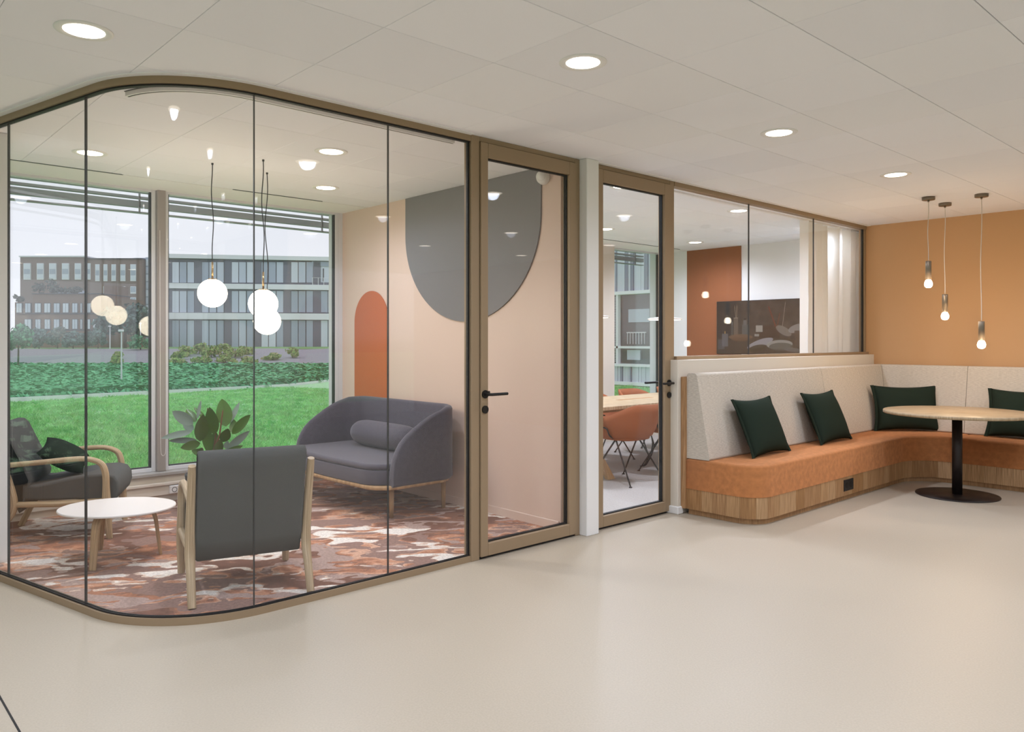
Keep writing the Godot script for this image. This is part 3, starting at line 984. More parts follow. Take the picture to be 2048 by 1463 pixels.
func build_bench():
	var b = thing("corner_bench", "built-in corner bench with rust seat, linen back and oak base", "bench")
	# toe kick
	var f = bench_front(0.03)
	var poly = PackedVector2Array(f)
	poly.append(Vector2(8.95, -0.6)); poly.append(Vector2(8.95, -3.64)); 
	part("toe_kick", Shape.new().prism(poly, 0.0, 0.046), M.oak_board_1, b)
	poly = PackedVector2Array(bench_front(0.02))
	poly.append(Vector2(8.95, -0.61)); poly.append(Vector2(8.95, -3.64))
	part("carcass", Shape.new().prism(poly, 0.046, 0.2), M.oak_board_1, b)
	# veneer boards along the front
	var path = bench_front(0.0)
	var total := 0.0
	for i in path.size() - 1: total += path[i].distance_to(path[i + 1])
	var rng := RandomNumberGenerator.new()
	rng.seed = 9
	var s := 0.0
	while s < total - 0.02:
		var w = rng.randf_range(0.085, 0.15)
		var e = minf(s + w, total)
		part("board", Shape.new().rail(cut_path(path, s + 0.0006, e - 0.0006), 0.046, 0.208, 0.0, 0.02), M["oak_board_%d" % (rng.randi() % 4)], b)
		s = e
	# oak back panel behind the cushions, seen at the open end
	block("back_panel", Vector3(5.25, 0.046, -3.698), Vector3(8.96, 1.105, -3.655), M.oak_board_1, b, 0.002)
	block("back_panel", Vector3(8.925, 0.046, -3.65), Vector3(8.965, 1.105, -0.6), M.oak_board_1, b, 0.002)
	# seats, parted at the seam beyond the inner curve
	var seam = -2.655
	var p1 = bench_front(-0.004)
	p1.remove_at(p1.size() - 1)
	var sa = PackedVector2Array(p1)
	sa.append(Vector2(8.286, seam + 0.001)); sa.append(Vector2(8.92, seam + 0.001)); sa.append(Vector2(8.92, -3.655))
	part("seat", Shape.new().prism(sa, 0.209, 0.450, 0.022, 4), M.bench_rust, b)
	var sb = PackedVector2Array([Vector2(8.286, seam + 0.004), Vector2(8.286, -0.6), Vector2(8.92, -0.6), Vector2(8.92, seam + 0.004)])
	part("seat", Shape.new().prism(sb, 0.209, 0.450, 0.022, 4), M.bench_rust, b)
	# backrests: a wedge section (distance from the panel, height)
	var sec = []
	sec.append(Vector2(0.0, 0.452)); sec.append(Vector2(0.205, 0.452))
	for q in arc(Vector2(0.196, 0.468), 0.014, -0.3, 0.2, 2): sec.append(q)
	for q in arc(Vector2(0.070, 1.108), 0.026, 0.2, PI / 2, 5): sec.append(q)
	for q in arc(Vector2(0.022, 1.112), 0.022, PI / 2, PI, 4): sec.append(q)
	var o = Vector3(0, 0, -3.655)
	part("backrest", Shape.new().profile(sec, o, Vector3(1, 0, 0), Vector3(0, 0, 1), 5.272, 7.385, 0, 0, 1), M.bench_linen, b)
	part("backrest", Shape.new().profile(sec, o, Vector3(1, 0, 0), Vector3(0, 0, 1), 7.389, 8.92, 0, -1.0, 1), M.bench_linen, b)
	o = Vector3(8.922, 0, 0)
	part("backrest", Shape.new().profile(sec, o, Vector3(0, 0, 1), Vector3(-1, 0, 0), -3.653, -2.702, 1.0, 0, 1), M.bench_linen, b)
	part("backrest", Shape.new().profile(sec, o, Vector3(0, 0, 1), Vector3(-1, 0, 0), -2.698, -0.6, 0, 0, 1), M.bench_linen, b)
	# black twin socket let into the base
	var so = block("power_socket", Vector3(6.69, 0.086, -3.021), Vector3(6.87, 0.184, -3.012), M.black_plastic, b, 0.002)
	so.set_meta("label", "black twin socket in the oak base")
	for x in [6.74, 6.82]:
		part("cup", Shape.new().tube([Vector3(x, 0.135, -3.0125), Vector3(x, 0.135, -3.0105)], 0.028, 16), M.steel_black, so)
	# cushions
	var cush = [
		[Vector3(5.93, 0.455, -3.27), 0.02, 0.60, 0.50, "dark green cushion on the long bench run nearest the open bench end", -0.40],
		[Vector3(7.11, 0.455, -3.27), 0.02, 0.63, 0.50, "dark green cushion on the long bench run across the backrest seam", -0.40],
		[Vector3(8.51, 0.455, -3.16), -0.80, 0.66, 0.48, "dark green cushion standing in the bench corner", -0.20],
		[Vector3(8.60, 0.455, -2.19), -1.62, 0.56, 0.48, "dark green cushion on the bench by the ochre wall behind the round table", -0.22]]
	for k in cush:
		var t = thing("cushion", k[4], "cushion", k[0], k[1], "dark green cushions on the bench")
		var lean = k[5]
		var sh = Shape.new().pillow(k[2], k[3], 0.17, 18, 0.10)
		var body = part("cover", sh, M.cushion_green, t, Vector3(0, k[3] / 2 * cos(lean), k[3] / 2 * sin(lean)))
		body.rotation.x = lean
		# flat sewn borders at both sides
		for sd in [-1.0, 1.0]:
			var fl = Shape.new()
			var n = 12
			for i in n:
				var y0 = (2.0 * i / n - 1.0)
				var y1 = (2.0 * (i + 1) / n - 1.0)
				var xa = sd * k[2] / 2 * (1.0 - 0.10 * (1.0 - y0 * y0)) 
				var xb = sd * k[2] / 2 * (1.0 - 0.10 * (1.0 - y1 * y1))
				var a = Vector3(xa - sd * 0.012, y0 * k[3] / 2, 0)
				var c = Vector3(xb - sd * 0.012, y1 * k[3] / 2, 0)
				var ox = Vector3(sd * 0.034, 0, 0)
				var tz = Vector3(0, 0, 0.004)
				fl.quad(a + tz, a + ox + tz, c + ox + tz, c + tz, 1)
				fl.quad(a + ox - tz, a - tz, c - tz, c + ox - tz, 2)
				fl.quad(a + ox + tz, a + ox - tz, c + ox - tz, c + ox + tz, 3)
				if i == 0: fl.quad(a - tz, a + ox - tz, a + ox + tz, a + tz, 4)
				if i == n - 1: fl.quad(c + tz, c + ox + tz, c + ox - tz, c - tz, 5)
			fl.seal()
			part("border", fl, M.cushion_green, body)

func build_bistro_table():
	var t = thing("round_table", "round oak table on a black column beside the corner bench", "table", Vector3(7.711, 0, -2.445))
	part("base", Shape.new().lathe([Vector2(0.0005, 0.0), Vector2(0.338, 0.0), Vector2(0.340, 0.004), Vector2(0.338, 0.010), Vector2(0.10, 0.014), Vector2(0.0005, 0.014)], 56), M.steel_dark, t)
	part("column", Shape.new().lathe([Vector2(0.0005, 0.014), Vector2(0.042, 0.014), Vector2(0.042, 0.725), Vector2(0.0005, 0.725)], 28), M.steel_dark, t)
	part("top_plate", Shape.new().lathe([Vector2(0.0005, 0.725), Vector2(0.16, 0.725), Vector2(0.16, 0.731), Vector2(0.0005, 0.731)], 28), M.steel_dark, t)
	part("table_top", Shape.new().lathe([Vector2(0.0005, 0.731), Vector2(0.600, 0.731), Vector2(0.607, 0.735), Vector2(0.607, 0.754), Vector2(0.602, 0.759), Vector2(0.0005, 0.759)], 72), M.oak_top, t)

func build_pendants():
	var spots = [[Vector3(7.564, 0, -2.636), 2.12, "short satin metal tube pendant, highest of the three over the round table"],
		[Vector3(8.011, 0, -2.645), 1.836, "satin metal tube pendant of middle height nearest the ochre wall"],
		[Vector3(7.756, 0, -2.262), 1.569, "satin metal tube pendant hanging lowest over the round table"]]
	for s in spots:
		var p = thing("tube_pendant", s[2], "pendant lamp", Vector3(s[0].x, CEIL, s[0].z), 0.0, "tube pendants over the round table")
		var top = s[1] - CEIL
		part("canopy", Shape.new().lathe([Vector2(0.0005, 0.0), Vector2(0.055, 0.0), Vector2(0.055, -0.024), Vector2(0.052, -0.028), Vector2(0.0005, -0.028)], 28), M.bronze_satin, p)
		part("nipple", Shape.new().lathe([Vector2(0.0005, -0.028), Vector2(0.010, -0.028), Vector2(0.007, -0.045), Vector2(0.0005, -0.045)], 12), M.bronze_satin, p)
		var cord = []
		for i in 17:
			var t = float(i) / 16
			cord.append(Vector3(0.006 * sin(t * 7.0 + s[1]) * sin(PI * t), lerpf(-0.04, top + 0.005, t), 0.006 * cos(t * 5.0) * sin(PI * t)))
		part("cord", Shape.new().tube(cord, 0.0032, 6), M.cable_white, p)
		part("lamp_tube", Shape.new().lathe([Vector2(0.0005, top), Vector2(0.022, top), Vector2(0.025, top - 0.004), Vector2(0.025, top - 0.172), Vector2(0.022, top - 0.172), Vector2(0.022, top - 0.15), Vector2(0.0005, top - 0.15)], 24), M.bronze_satin, p)
		part("bulb", Shape.new().lathe([Vector2(0.0005, top - 0.150), Vector2(0.018, top - 0.152), Vector2(0.020, top - 0.172), Vector2(0.030, top - 0.190), Vector2(0.034, top - 0.210), Vector2(0.030, top - 0.230), Vector2(0.018, top - 0.242), Vector2(0.0005, top - 0.245)], 20), M.bulb_glow, p)
		var l := OmniLight3D.new()
		l.name = "bulb_light"
		l.position = Vector3(0, top - 0.21, 0)
		l.light_color = Color("ffd9ad")
		l.light_energy = 0.13
		l.light_size = 0.03
		l.omni_range = 20.0
		l.omni_attenuation = 2.0
		l.shadow_enabled = true
		p.add_child(l)

# ---- lounge
# a side outline (z, y) given width along x, its ends rounded
func side_slab(poly, x0, x1, b, steps = 3):
	var sh = Shape.new().prism(PackedVector2Array(poly), x0, x1, b, steps, true)
	for i in sh.v.size(): sh.v[i] = Vector3(sh.v[i].y, sh.v[i].z, sh.v[i].x)
	return sh

func make_armchair(label, at, turn):
	var c = thing("armchair", label, "armchair", at, turn, "grey armchairs with oak frames in the lounge")
	for s in [-1.0, 1.0]:
		var x = 0.305 * s
		part("leg", Shape.new().tube(smooth_path([Vector3(x, 0, -0.365), Vector3(x, 0.14, -0.30), Vector3(x, 0.27, -0.245), Vector3(x, 0.50, -0.295), Vector3(x, 0.742, -0.375)], 4), [0.021, 0.0215, 0.022, 0.0225, 0.023, 0.024, 0.025, 0.027, 0.028, 0.027, 0.026, 0.025, 0.024, 0.023, 0.022, 0.021, 0.019], 12), M.oak_pale, c)
		var arm = smooth_path([Vector3(x, 0.540, -0.315), Vector3(x, 0.552, -0.10), Vector3(x, 0.566, 0.12), Vector3(x, 0.560, 0.22), Vector3(x, 0.525, 0.292), Vector3(x, 0.455, 0.318), Vector3(x, 0.36, 0.322), Vector3(x, 0.26, 0.324), Vector3(x, 0.12, 0.334), Vector3(x, 0.0, 0.345)], 4)
		var rad = []
		for i in arm.size():
			var t = float(i) / (arm.size() - 1)
			rad.append(lerpf(0.0185, 0.023, smoothstep(0.3, 0.55, t)) + 0.007 * exp(-pow((t - 0.80) / 0.10, 2)) - 0.002 * smoothstep(0.85, 1.0, t))
		part("armrest", Shape.new().tube(arm, rad, 12, true, 1.0), M.oak_pale, c)
		part("side_rail", Shape.new().tube([Vector3(x, 0.272, -0.24), Vector3(x, 0.262, 0.0), Vector3(x, 0.262, 0.322)], [0.020, 0.021, 0.024], 10), M.oak_pale, c)
	part("stretcher", Shape.new().tube([Vector3(-0.30, 0.262, 0.24), Vector3(0.30, 0.262, 0.24)], 0.016, 10), M.oak_pale, c)
	var seat = [Vector2(0.30, 0.262), Vector2(0.345, 0.250), Vector2(0.385, 0.275), Vector2(0.402, 0.33), Vector2(0.398, 0.39), Vector2(0.37, 0.432), Vector2(0.315, 0.450), Vector2(0.20, 0.448), Vector2(0.08, 0.430), Vector2(-0.04, 0.405), Vector2(-0.12, 0.392), Vector2(-0.20, 0.395), Vector2(-0.205, 0.30), Vector2(-0.10, 0.285), Vector2(0.12, 0.280)]
	part("seat", side_slab(seat, -0.278, 0.278, 0.016), M.armchair_grey, c)
	var back = [Vector2(-0.222, 0.205), Vector2(-0.205, 0.215), Vector2(-0.165, 0.36), Vector2(-0.150, 0.43), Vector2(-0.195, 0.55), Vector2(-0.262, 0.70), Vector2(-0.300, 0.785), Vector2(-0.328, 0.812), Vector2(-0.365, 0.817), Vector2(-0.398, 0.798), Vector2(-0.404, 0.764), Vector2(-0.385, 0.715), Vector2(-0.335, 0.54), Vector2(-0.268, 0.31)]
	part("backrest", side_slab(back, -0.278, 0.278, 0.014), M.armchair_grey, c)
	return c

func build_lounge():
	make_armchair("grey armchair with oak frame turned to the window, its back to the glass", Vector3(1.892, 0.008, -4.354), atan2(0.266, -0.964))
	make_armchair("grey armchair with oak arms beside the white column, holding a green cushion", Vector3(1.43, 0.008, -6.36), atan2(0.905, 0.425))
	# cushion in the second armchair
	var cu = thing("cushion", "dark green cushion lying in the grey armchair by the white column", "cushion", Vector3(1.44, 0.44, -6.30), atan2(0.905, 0.425) - 0.25)
	var cb = part("cover", Shape.new().pillow(0.36, 0.33, 0.15, 14, 0.10), M.cushion_green, cu, Vector3(0.0, 0.13, -0.03))
	cb.rotation = Vector3(-1.0, 0, 0.35)
	# coffee table
	var t = thing("coffee_table", "low coffee table with white oval top and three bent oak legs", "table", Vector3(1.505, 0.008, -5.37), 0.0)
	var oval := PackedVector2Array()
	var ax = Vector2(SI, CO)
	var ay = Vector2(CO, -SI)
	for i in 56:
		var a = TAU * i / 56
		oval.append(ax * cos(a) * 0.352 + ay * sin(a) * 0.300)
	part("table_top", Shape.new().prism(oval, 0.316, 0.330, 0.005, 2, true), M.table_white, t)
	for f in [Vector3(-0.195, 0, 0.192), Vector3(-0.035, 0, -0.275), Vector3(0.232, 0, 0.098)]:
		var d = f.normalized()
		var r = f.length()
		var leg = smooth_path([d * 0.03 + Vector3(0, 0.303, 0), d * r * 0.5 + Vector3(0, 0.303, 0), d * r * 0.78 + Vector3(0, 0.290, 0), d * r * 0.88 + Vector3(0, 0.235, 0), d * r * 0.94 + Vector3(0, 0.12, 0), d * r], 4)
		var rr = []
		for i in leg.size(): rr.append(lerpf(0.037, 0.023, float(i) / (leg.size() - 1)))
		part("leg", Shape.new().tube(leg, rr, 12, true, 0.45), M.oak_uv, t)
	build_sofa()
	build_plant()
	# globe pendants
	var globes = [[Vector3(2.239, 0, -5.688), 1.745, "lit opal globe pendant on a black cord, the highest of three"],
		[Vector3(2.465, 0, -5.33), 1.662, "lit opal globe pendant of middle height, nearest the glass front"],
		[Vector3(2.678, 0, -5.724), 1.547, "lit opal globe pendant hanging lowest, behind another globe"]]
	for g in globes:
		var p = thing("globe_pendant", g[2], "pendant lamp", Vector3(g[0].x, CEIL, g[0].z), 0.0, "opal globe pendants in the lounge")
		var y = g[1] - CEIL
		part("canopy", Shape.new().lathe([Vector2(0.0005, 0.0), Vector2(0.008, 0.0), Vector2(0.008, -0.012), Vector2(0.0005, -0.012)], 12), M.cable_black, p)
		var cord = []
		for i in 21:
			var k = float(i) / 20
			cord.append(Vector3(0.012 * sin(k * 8.0 + g[1] * 9.0) * sin(PI * k), lerpf(-0.01, y + 0.225, k), 0.012 * cos(k * 6.0) * sin(PI * k)))
		part("cord", Shape.new().tube(cord, 0.0035, 6), M.cable_black, p)
		part("stem", Shape.new().lathe([Vector2(0.0005, y + 0.23), Vector2(0.007, y + 0.23), Vector2(0.007, y + 0.102), Vector2(0.0005, y + 0.102)], 12), M.brass, p)
		part("cap", Shape.new().lathe([Vector2(0.0005, y + 0.108), Vector2(0.030, y + 0.106), Vector2(0.032, y + 0.096), Vector2(0.0005, y + 0.096)], 20), M.brass, p)
		var prof = []
		for i in 25:
			var a = PI * i / 24
			prof.append(Vector2(maxf(0.0005, sin(a) * 0.104), y + cos(a) * 0.104))
		part("globe_lamp", Shape.new().lathe(prof, 36), M.globe_glow, p)
		var l := OmniLight3D.new()
		l.name = "globe_light"
		l.position = Vector3(0, y, 0)
		l.light_color = Color("ffe3c0")
		l.light_energy = 0.10
		l.light_size = 0.1
		l.omni_range = 20.0
		l.omni_attenuation = 2.0
		l.shadow_enabled = true
		p.add_child(l)
	# shapes on the pink wall
	var arch = [Vector2(-6.80, 0.075), Vector2(-6.80, 1.58)]
	for i in range(1, 24): arch.append(Vector2(-6.50 - 0.30 * cos(PI * i / 24), 1.58 + 0.30 * sin(PI * i / 24)))
	arch.append(Vector2(-6.20, 1.58)); arch.append(Vector2(-6.20, 0.075))
	tag(part("arch_panel", side_slab(arch, 4.104, 4.1135, 0.001, 1), M.felt_rust, self), "rust orange arch panel on the pink wall behind the sofa", "wall panel")
	var bowl = [Vector2(-4.146, 2.698), Vector2(-5.913, 2.698), Vector2(-5.913, 2.36)]
	for i in range(1, 40): bowl.append(Vector2(-5.03 - 0.8835 * cos(PI * i / 40), 2.36 - 0.805 * sin(PI * i / 40)))
	bowl.append(Vector2(-4.146, 2.36))
	tag(part("bowl_panel", side_slab(bowl, 4.103, 4.1135, 0.001, 1), M.felt_grey, self), "large grey half-oval panel hanging from the ceiling line on the pink wall", "wall panel")
	# motion sensor
	var s = thing("motion_sensor", "white domed motion sensor on the pink wall near the lounge door", "sensor", Vector3(4.105, 2.615, -4.115), -PI / 2 + 0.5)
	part("housing", Shape.new().tube([Vector3(0, 0, -0.02), Vector3(0, 0, 0.02), Vector3(0, 0, 0.045), Vector3(0, 0, 0.06)], [0.054, 0.054, 0.048, 0.036], 24), M.white_plastic, s)
	part("lens", Shape.new().tube([Vector3(0, 0, 0.055), Vector3(0, 0, 0.068), Vector3(0, 0, 0.078), Vector3(0, 0, 0.082)], [0.034, 0.031, 0.02, 0.006], 20), M.white_plastic, s)

func build_sofa():
	var c = thing("sofa", "dark grey velvet two-seat sofa with wraparound shell and oak legs", "sofa", Vector3(0, 0.008, 0))
	# shell: plan runs round from the near arm to the far arm
	var za = -4.985
	var zb = -6.59
	var xb = 4.03
	var r = 0.21
	var pl = []
	var xs = [3.352, 3.358, 3.372, 3.40, 3.434, 3.49, 3.55, 3.64, 3.729, 3.78]
	for x in xs: pl.append(Vector2(x, za))
	pl.append_array(arc(Vector2(xb - r, za - r), r, PI / 2, 0.0, 8))
	pl.append_array(arc(Vector2(xb - r, zb + r), r, 0.0, -PI / 2, 8))
	xs.reverse()
	for x in xs: pl.append(Vector2(x, zb))
	var tab = [[3.352, 0.33], [3.358, 0.415], [3.372, 0.488], [3.40, 0.548], [3.434, 0.599], [3.49, 0.652], [3.55, 0.694], [3.64, 0.750], [3.729, 0.796], [3.78, 0.816], [3.9, 0.850], [4.03, 0.860]]
	var rows = []
	var n = pl.size()
	var th = 0.062
	for i in n:
		var t = (pl[mini(i + 1, n - 1)] - pl[maxi(i - 1, 0)]).normalized()
		var inw = Vector2(-t.y, t.x)
		if inw.dot(Vector2(3.5, -5.79) - pl[i]) < 0: inw = -inw
		var h = 0.86
		for k in tab.size() - 1:
			if pl[i].x <= tab[k + 1][0]:
				h = lerpf(tab[k][1], tab[k + 1][1], clampf((pl[i].x - tab[k][0]) / (tab[k + 1][0] - tab[k][0]), 0, 1))
				break
		var row = []
		var yb = 0.262
		for q in [[0.012, yb], [0.0, yb + 0.02], [0.0, lerpf(yb, h, 0.5)], [0.0, h - 0.026], [0.009, h - 0.009], [th * 0.5, h], [th - 0.009, h - 0.009], [th, h - 0.026], [th, lerpf(yb, h, 0.5)], [th, yb + 0.01], [th - 0.01, yb]]:
			var p = pl[i] + inw * q[0]
			row.append(Vector3(p.x, q[1], p.y))
		rows.append(row)
	part("shell", Shape.new().grid(rows, true, true), M.velvet, c)
	# seat
	var seat = PackedVector2Array()
	var zn = za - 0.050
	var zf = zb + 0.050
	seat.append(Vector2(3.965, zn)); 
	for q in arc(Vector2(3.43, zn - 0.21), 0.21, PI / 2, PI, 8): seat.append(q)
	for k in range(1, 8):
		var f = float(k) / 8
		seat.append(Vector2(3.22 - 0.022 * sin(PI * f), lerpf(zn - 0.21, zf + 0.21, f)))
	for q in arc(Vector2(3.43, zf + 0.21), 0.21, PI, PI * 1.5, 8): seat.append(q)
	seat.append(Vector2(3.965, zf))
	part("seat_base", Shape.new().prism(seat, 0.272, 0.388, 0.010, 2, true), M.velvet, c)
	part("seat_cushion", Shape.new().prism(seat, 0.388, 0.436, 0.022, 4, true), M.velvet, c)
	var fr = PackedVector2Array()
	for q in arc(Vector2(3.80, za - 0.21), 0.20, 0.0, PI / 2, 5): fr.append(q)
	for q in arc(Vector2(3.43, za - 0.22), 0.21, PI / 2, PI, 8): fr.append(q)
	for k in range(1, 8):
		var f = float(k) / 8
		fr.append(Vector2(3.22 - 0.022 * sin(PI * f), lerpf(za - 0.22, zb + 0.22, f)))
	for q in arc(Vector2(3.43, zb + 0.22), 0.21, PI, PI * 1.5, 8): fr.append(q)
	for q in arc(Vector2(3.80, zb + 0.21), 0.20, -PI / 2, 0.0, 5): fr.append(q)
	part("frame", Shape.new().prism(fr, 0.240, 0.272, 0.010, 2, true), M.oak_uv, c)
	for l in [Vector2(3.425, -5.124), Vector2(3.946, -5.136), Vector2(3.425, -6.45), Vector2(3.946, -6.44)]:
		part("leg", Shape.new().lathe([Vector2(0.0005, 0.0), Vector2(0.0165, 0.0), Vector2(0.0215, 0.24), Vector2(0.0005, 0.24)], 18, Vector3(l.x, 0, l.y)), M.oak_uv, c)
	# bolster
	var b = thing("bolster_cushion", "grey velvet bolster cushion lying along the sofa back", "cushion", Vector3(3.80, 0.562, -5.80))
	var path = []
	var rad = []
	for i in 25:
		var f = 2.0 * i / 24 - 1.0
		path.append(Vector3(0, 0, f * 0.47))
		rad.append(maxf(0.004, 0.116 * pow(1.0 - pow(absf(f), 7.0), 0.42)))
	part("cover", Shape.new().tube(path, rad, 26), M.velvet, b)

func leaf_shape(length, width, bend, fold):
	# lies along +y from the origin, upper face towards +z
	var sh = Shape.new()
	var n = 10
	for side in [1.0, -1.0]:
		for i in n:
			var q = []
			for k in [i, i + 1]:
				var t = float(k) / n
				var w = width / 2 * pow(sin(PI * pow(t, 0.85)), 0.72) * (1.0 if t < 0.999 else 0.0)
				var z = bend * t * t * length
				q.append([Vector3(0, t * length, z), Vector3(side * w * 0.55, t * length, z + fold * w * 0.42), Vector3(side * w, t * length, z + fold * w * 0.95)])
			for j in 2:
				var a = q[0][j]; var b = q[0][j + 1]; var c = q[1][j + 1]; var d = q[1][j]
				if side > 0: sh.quad(a, b, c, d, 1)
				else: sh.quad(b, a, d, c, 1)
	# counter-clockwise towards +z so far: turn for the engine
	sh.flip()
	return sh

func build_plant():
	var p = thing("potted_plant", "rubber plant with broad dark green leaves behind the armchair", "plant", Vector3(2.455, 0.008, -6.36))
	part("pot", Shape.new().lathe([Vector2(0.0005, 0.0), Vector2(0.13, 0.0), Vector2(0.165, 0.30), Vector2(0.165, 0.31), Vector2(0.150, 0.31), Vector2(0.148, 0.27), Vector2(0.0005, 0.27)], 28), M.pot, p)
	part("soil", Shape.new().lathe([Vector2(0.0005, 0.268), Vector2(0.147, 0.268), Vector2(0.147, 0.280), Vector2(0.0005, 0.284)], 20), M.soil, p)
	var px = func(x, y): return Vector2(320.0 + x / 9.755, 780.0 + y / 9.755)
	var fw = 6.36
	var leaves = [[650, 660, 250, 400, 235, 0, -0.05], [700, 620, 520, 392, 170, 1, 0.12], [725, 560, 790, 190, 70, 0, 0.05], [880, 545, 668, 350, 90, 1, 0.1], [630, 800, 22, 940, 130, 0, -0.12], [720, 970, 178, 970, 120, 0, -0.05],
		[790, 1030, 390, 1112, 190, 1, -0.14], [780, 1000, 842, 430, 250, 1, -0.18], [660, 770, 462, 648, 170, 0, 0.08], [1060, 860, 985, 306, 260, 1, -0.10], [1290, 710, 1205, 168, 300, 1, 0.03], [1340, 655, 1558, 235, 105, 0, 0.1],
		[1400, 850, 1806, 468, 190, 1, -0.10], [1290, 1165, 1775, 765, 150, 0, -0.06], [1225, 1010, 1335, 712, 200, 1, -0.16], [1260, 1215, 1657, 1078, 105, 1, -0.1], [960, 1230, 900, 560, 210, 1, -0.05], [1430, 850, 1445, 575, 160, 1, 0.1],
		[760, 1290, 850, 1100, 150, 1, -0.12], [1270, 1140, 1335, 985, 110, 0, 0.0], [1010, 1200, 1070, 800, 220, 1, 0.06], [900, 1250, 640, 1180, 150, 1, 0.1], [1120, 1240, 1180, 930, 170, 1, -0.12]]
	for l in leaves:
		var a = px.call(l[0], l[1])
		var b = px.call(l[2], l[3])
		var da = fw + l[6] * 0.4
		var db = fw + l[6]
		var base = far(a.x, a.y, da) - p.position
		var tip = far(b.x, b.y, db) - p.position
		var len = (tip - base).length()
		var w = l[4] / 9.755 / FOCAL * fw
		var o = part("leaf", leaf_shape(len, w, 0.10, 0.18), M.leaf_top if l[5] else M.leaf_under, p)
		var yd = (tip - base).normalized()
		var to_eye = (Vector3(0, EYE, 0) - p.position - base).normalized()
		var zd = (to_eye - yd * to_eye.dot(yd)).normalized()
		zd = zd.rotated(yd, 0.35 * sin(l[0] * 1.7))
		o.transform = Transform3D(Basis(yd.cross(zd).normalized(), yd, zd), base)
	for s in [[930, 350, 0.05], [1225, 390, -0.05], [1090, 800, 0.0]]:
		var top2 = px.call(s[0], s[1])
		var tp = far(top2.x, top2.y, fw + s[2]) - p.position
		part("stem", Shape.new().tube([Vector3(0.03 * s[2] * 20, 0.27, 0), tp * Vector3(0.8, 0.75, 0.8), tp], [0.010, 0.008, 0.005], 8), M.stem, p)

# ---- meeting room
func make_chair(label, at, turn):
	var c = thing("conference_chair", label, "chair", at, turn, "rust shell chairs round the meeting table")
	var rows = []
	var prof = [[0.05, 0.0], [0.14, 0.01], [0.20, 0.05], [0.245, 0.13], [0.272, 0.30], [0.288, 0.55], [0.298, 0.80], [0.302, 1.0]]
	var cols = 33
	var edge = func(f): return lerpf(0.775, 0.625, smoothstep(0.55, 1.95, absf(f)))
	for pass_ in 2:
		var seq = prof.duplicate()
		if pass_ == 1: seq.reverse()
		for q in seq:
			var row = []
			for j in cols:
				var f = lerpf(-2.15, 2.15, float(j) / (cols - 1))
				var rr = q[0] - (0.028 if pass_ else 0.0)
				var y = 0.415 + (edge.call(f) - 0.415) * q[1] + (0.022 if pass_ and q[1] < 0.2 else 0.0)
				var lean = -0.05 * q[1] * cos(f) if cos(f) > 0 else 0.0
				row.append(Vector3(sin(f) * maxf(rr, 0.01) * 1.02, y, -cos(f) * maxf(rr, 0.01) + lean))
			rows.append(row)
	rows.append(rows[0])
	var sh = Shape.new()
	sh.grid(rows, false, false)
	part("shell", sh, M.shell_rust, c)
	var pad := PackedVector2Array()
	for i in 30:
		var a = TAU * i / 30
		pad.append(Vector2(signf(cos(a)) * pow(absf(cos(a)), 0.7) * 0.225, 0.03 + signf(sin(a)) * pow(absf(sin(a)), 0.7) * 0.225))
	part("seat_pad", Shape.new().prism(pad, 0.418, 0.462, 0.016, 3, true), M.shell_rust, c)
	for s in [-1.0, 1.0]:
		var hub = Vector3(0.17 * s, 0.425, 0.0)
		for e in [-1.0, 1.0]:
			var l = part("leg", Shape.new().tube([hub, Vector3(0.265 * s, 0.008, 0.26 * e)], [0.009, 0.0075], 9), M.steel_black, c)
			part("glide", Shape.new().lathe([Vector2(0.0005, 0.0), Vector2(0.016, 0.0), Vector2(0.015, 0.01), Vector2(0.0005, 0.012)], 12, Vector3(0.265 * s, 0, 0.26 * e)), M.steel_black, l)
		part("side_rod", Shape.new().tube(smooth_path([Vector3(0.24 * s, 0.545, 0.25), Vector3(0.300 * s, 0.548, 0.12), Vector3(0.312 * s, 0.540, 0.0), Vector3(0.285 * s, 0.47, -0.02), Vector3(0.17 * s, 0.420, 0.0)], 4), 0.008, 8), M.steel_black, c)
	return c

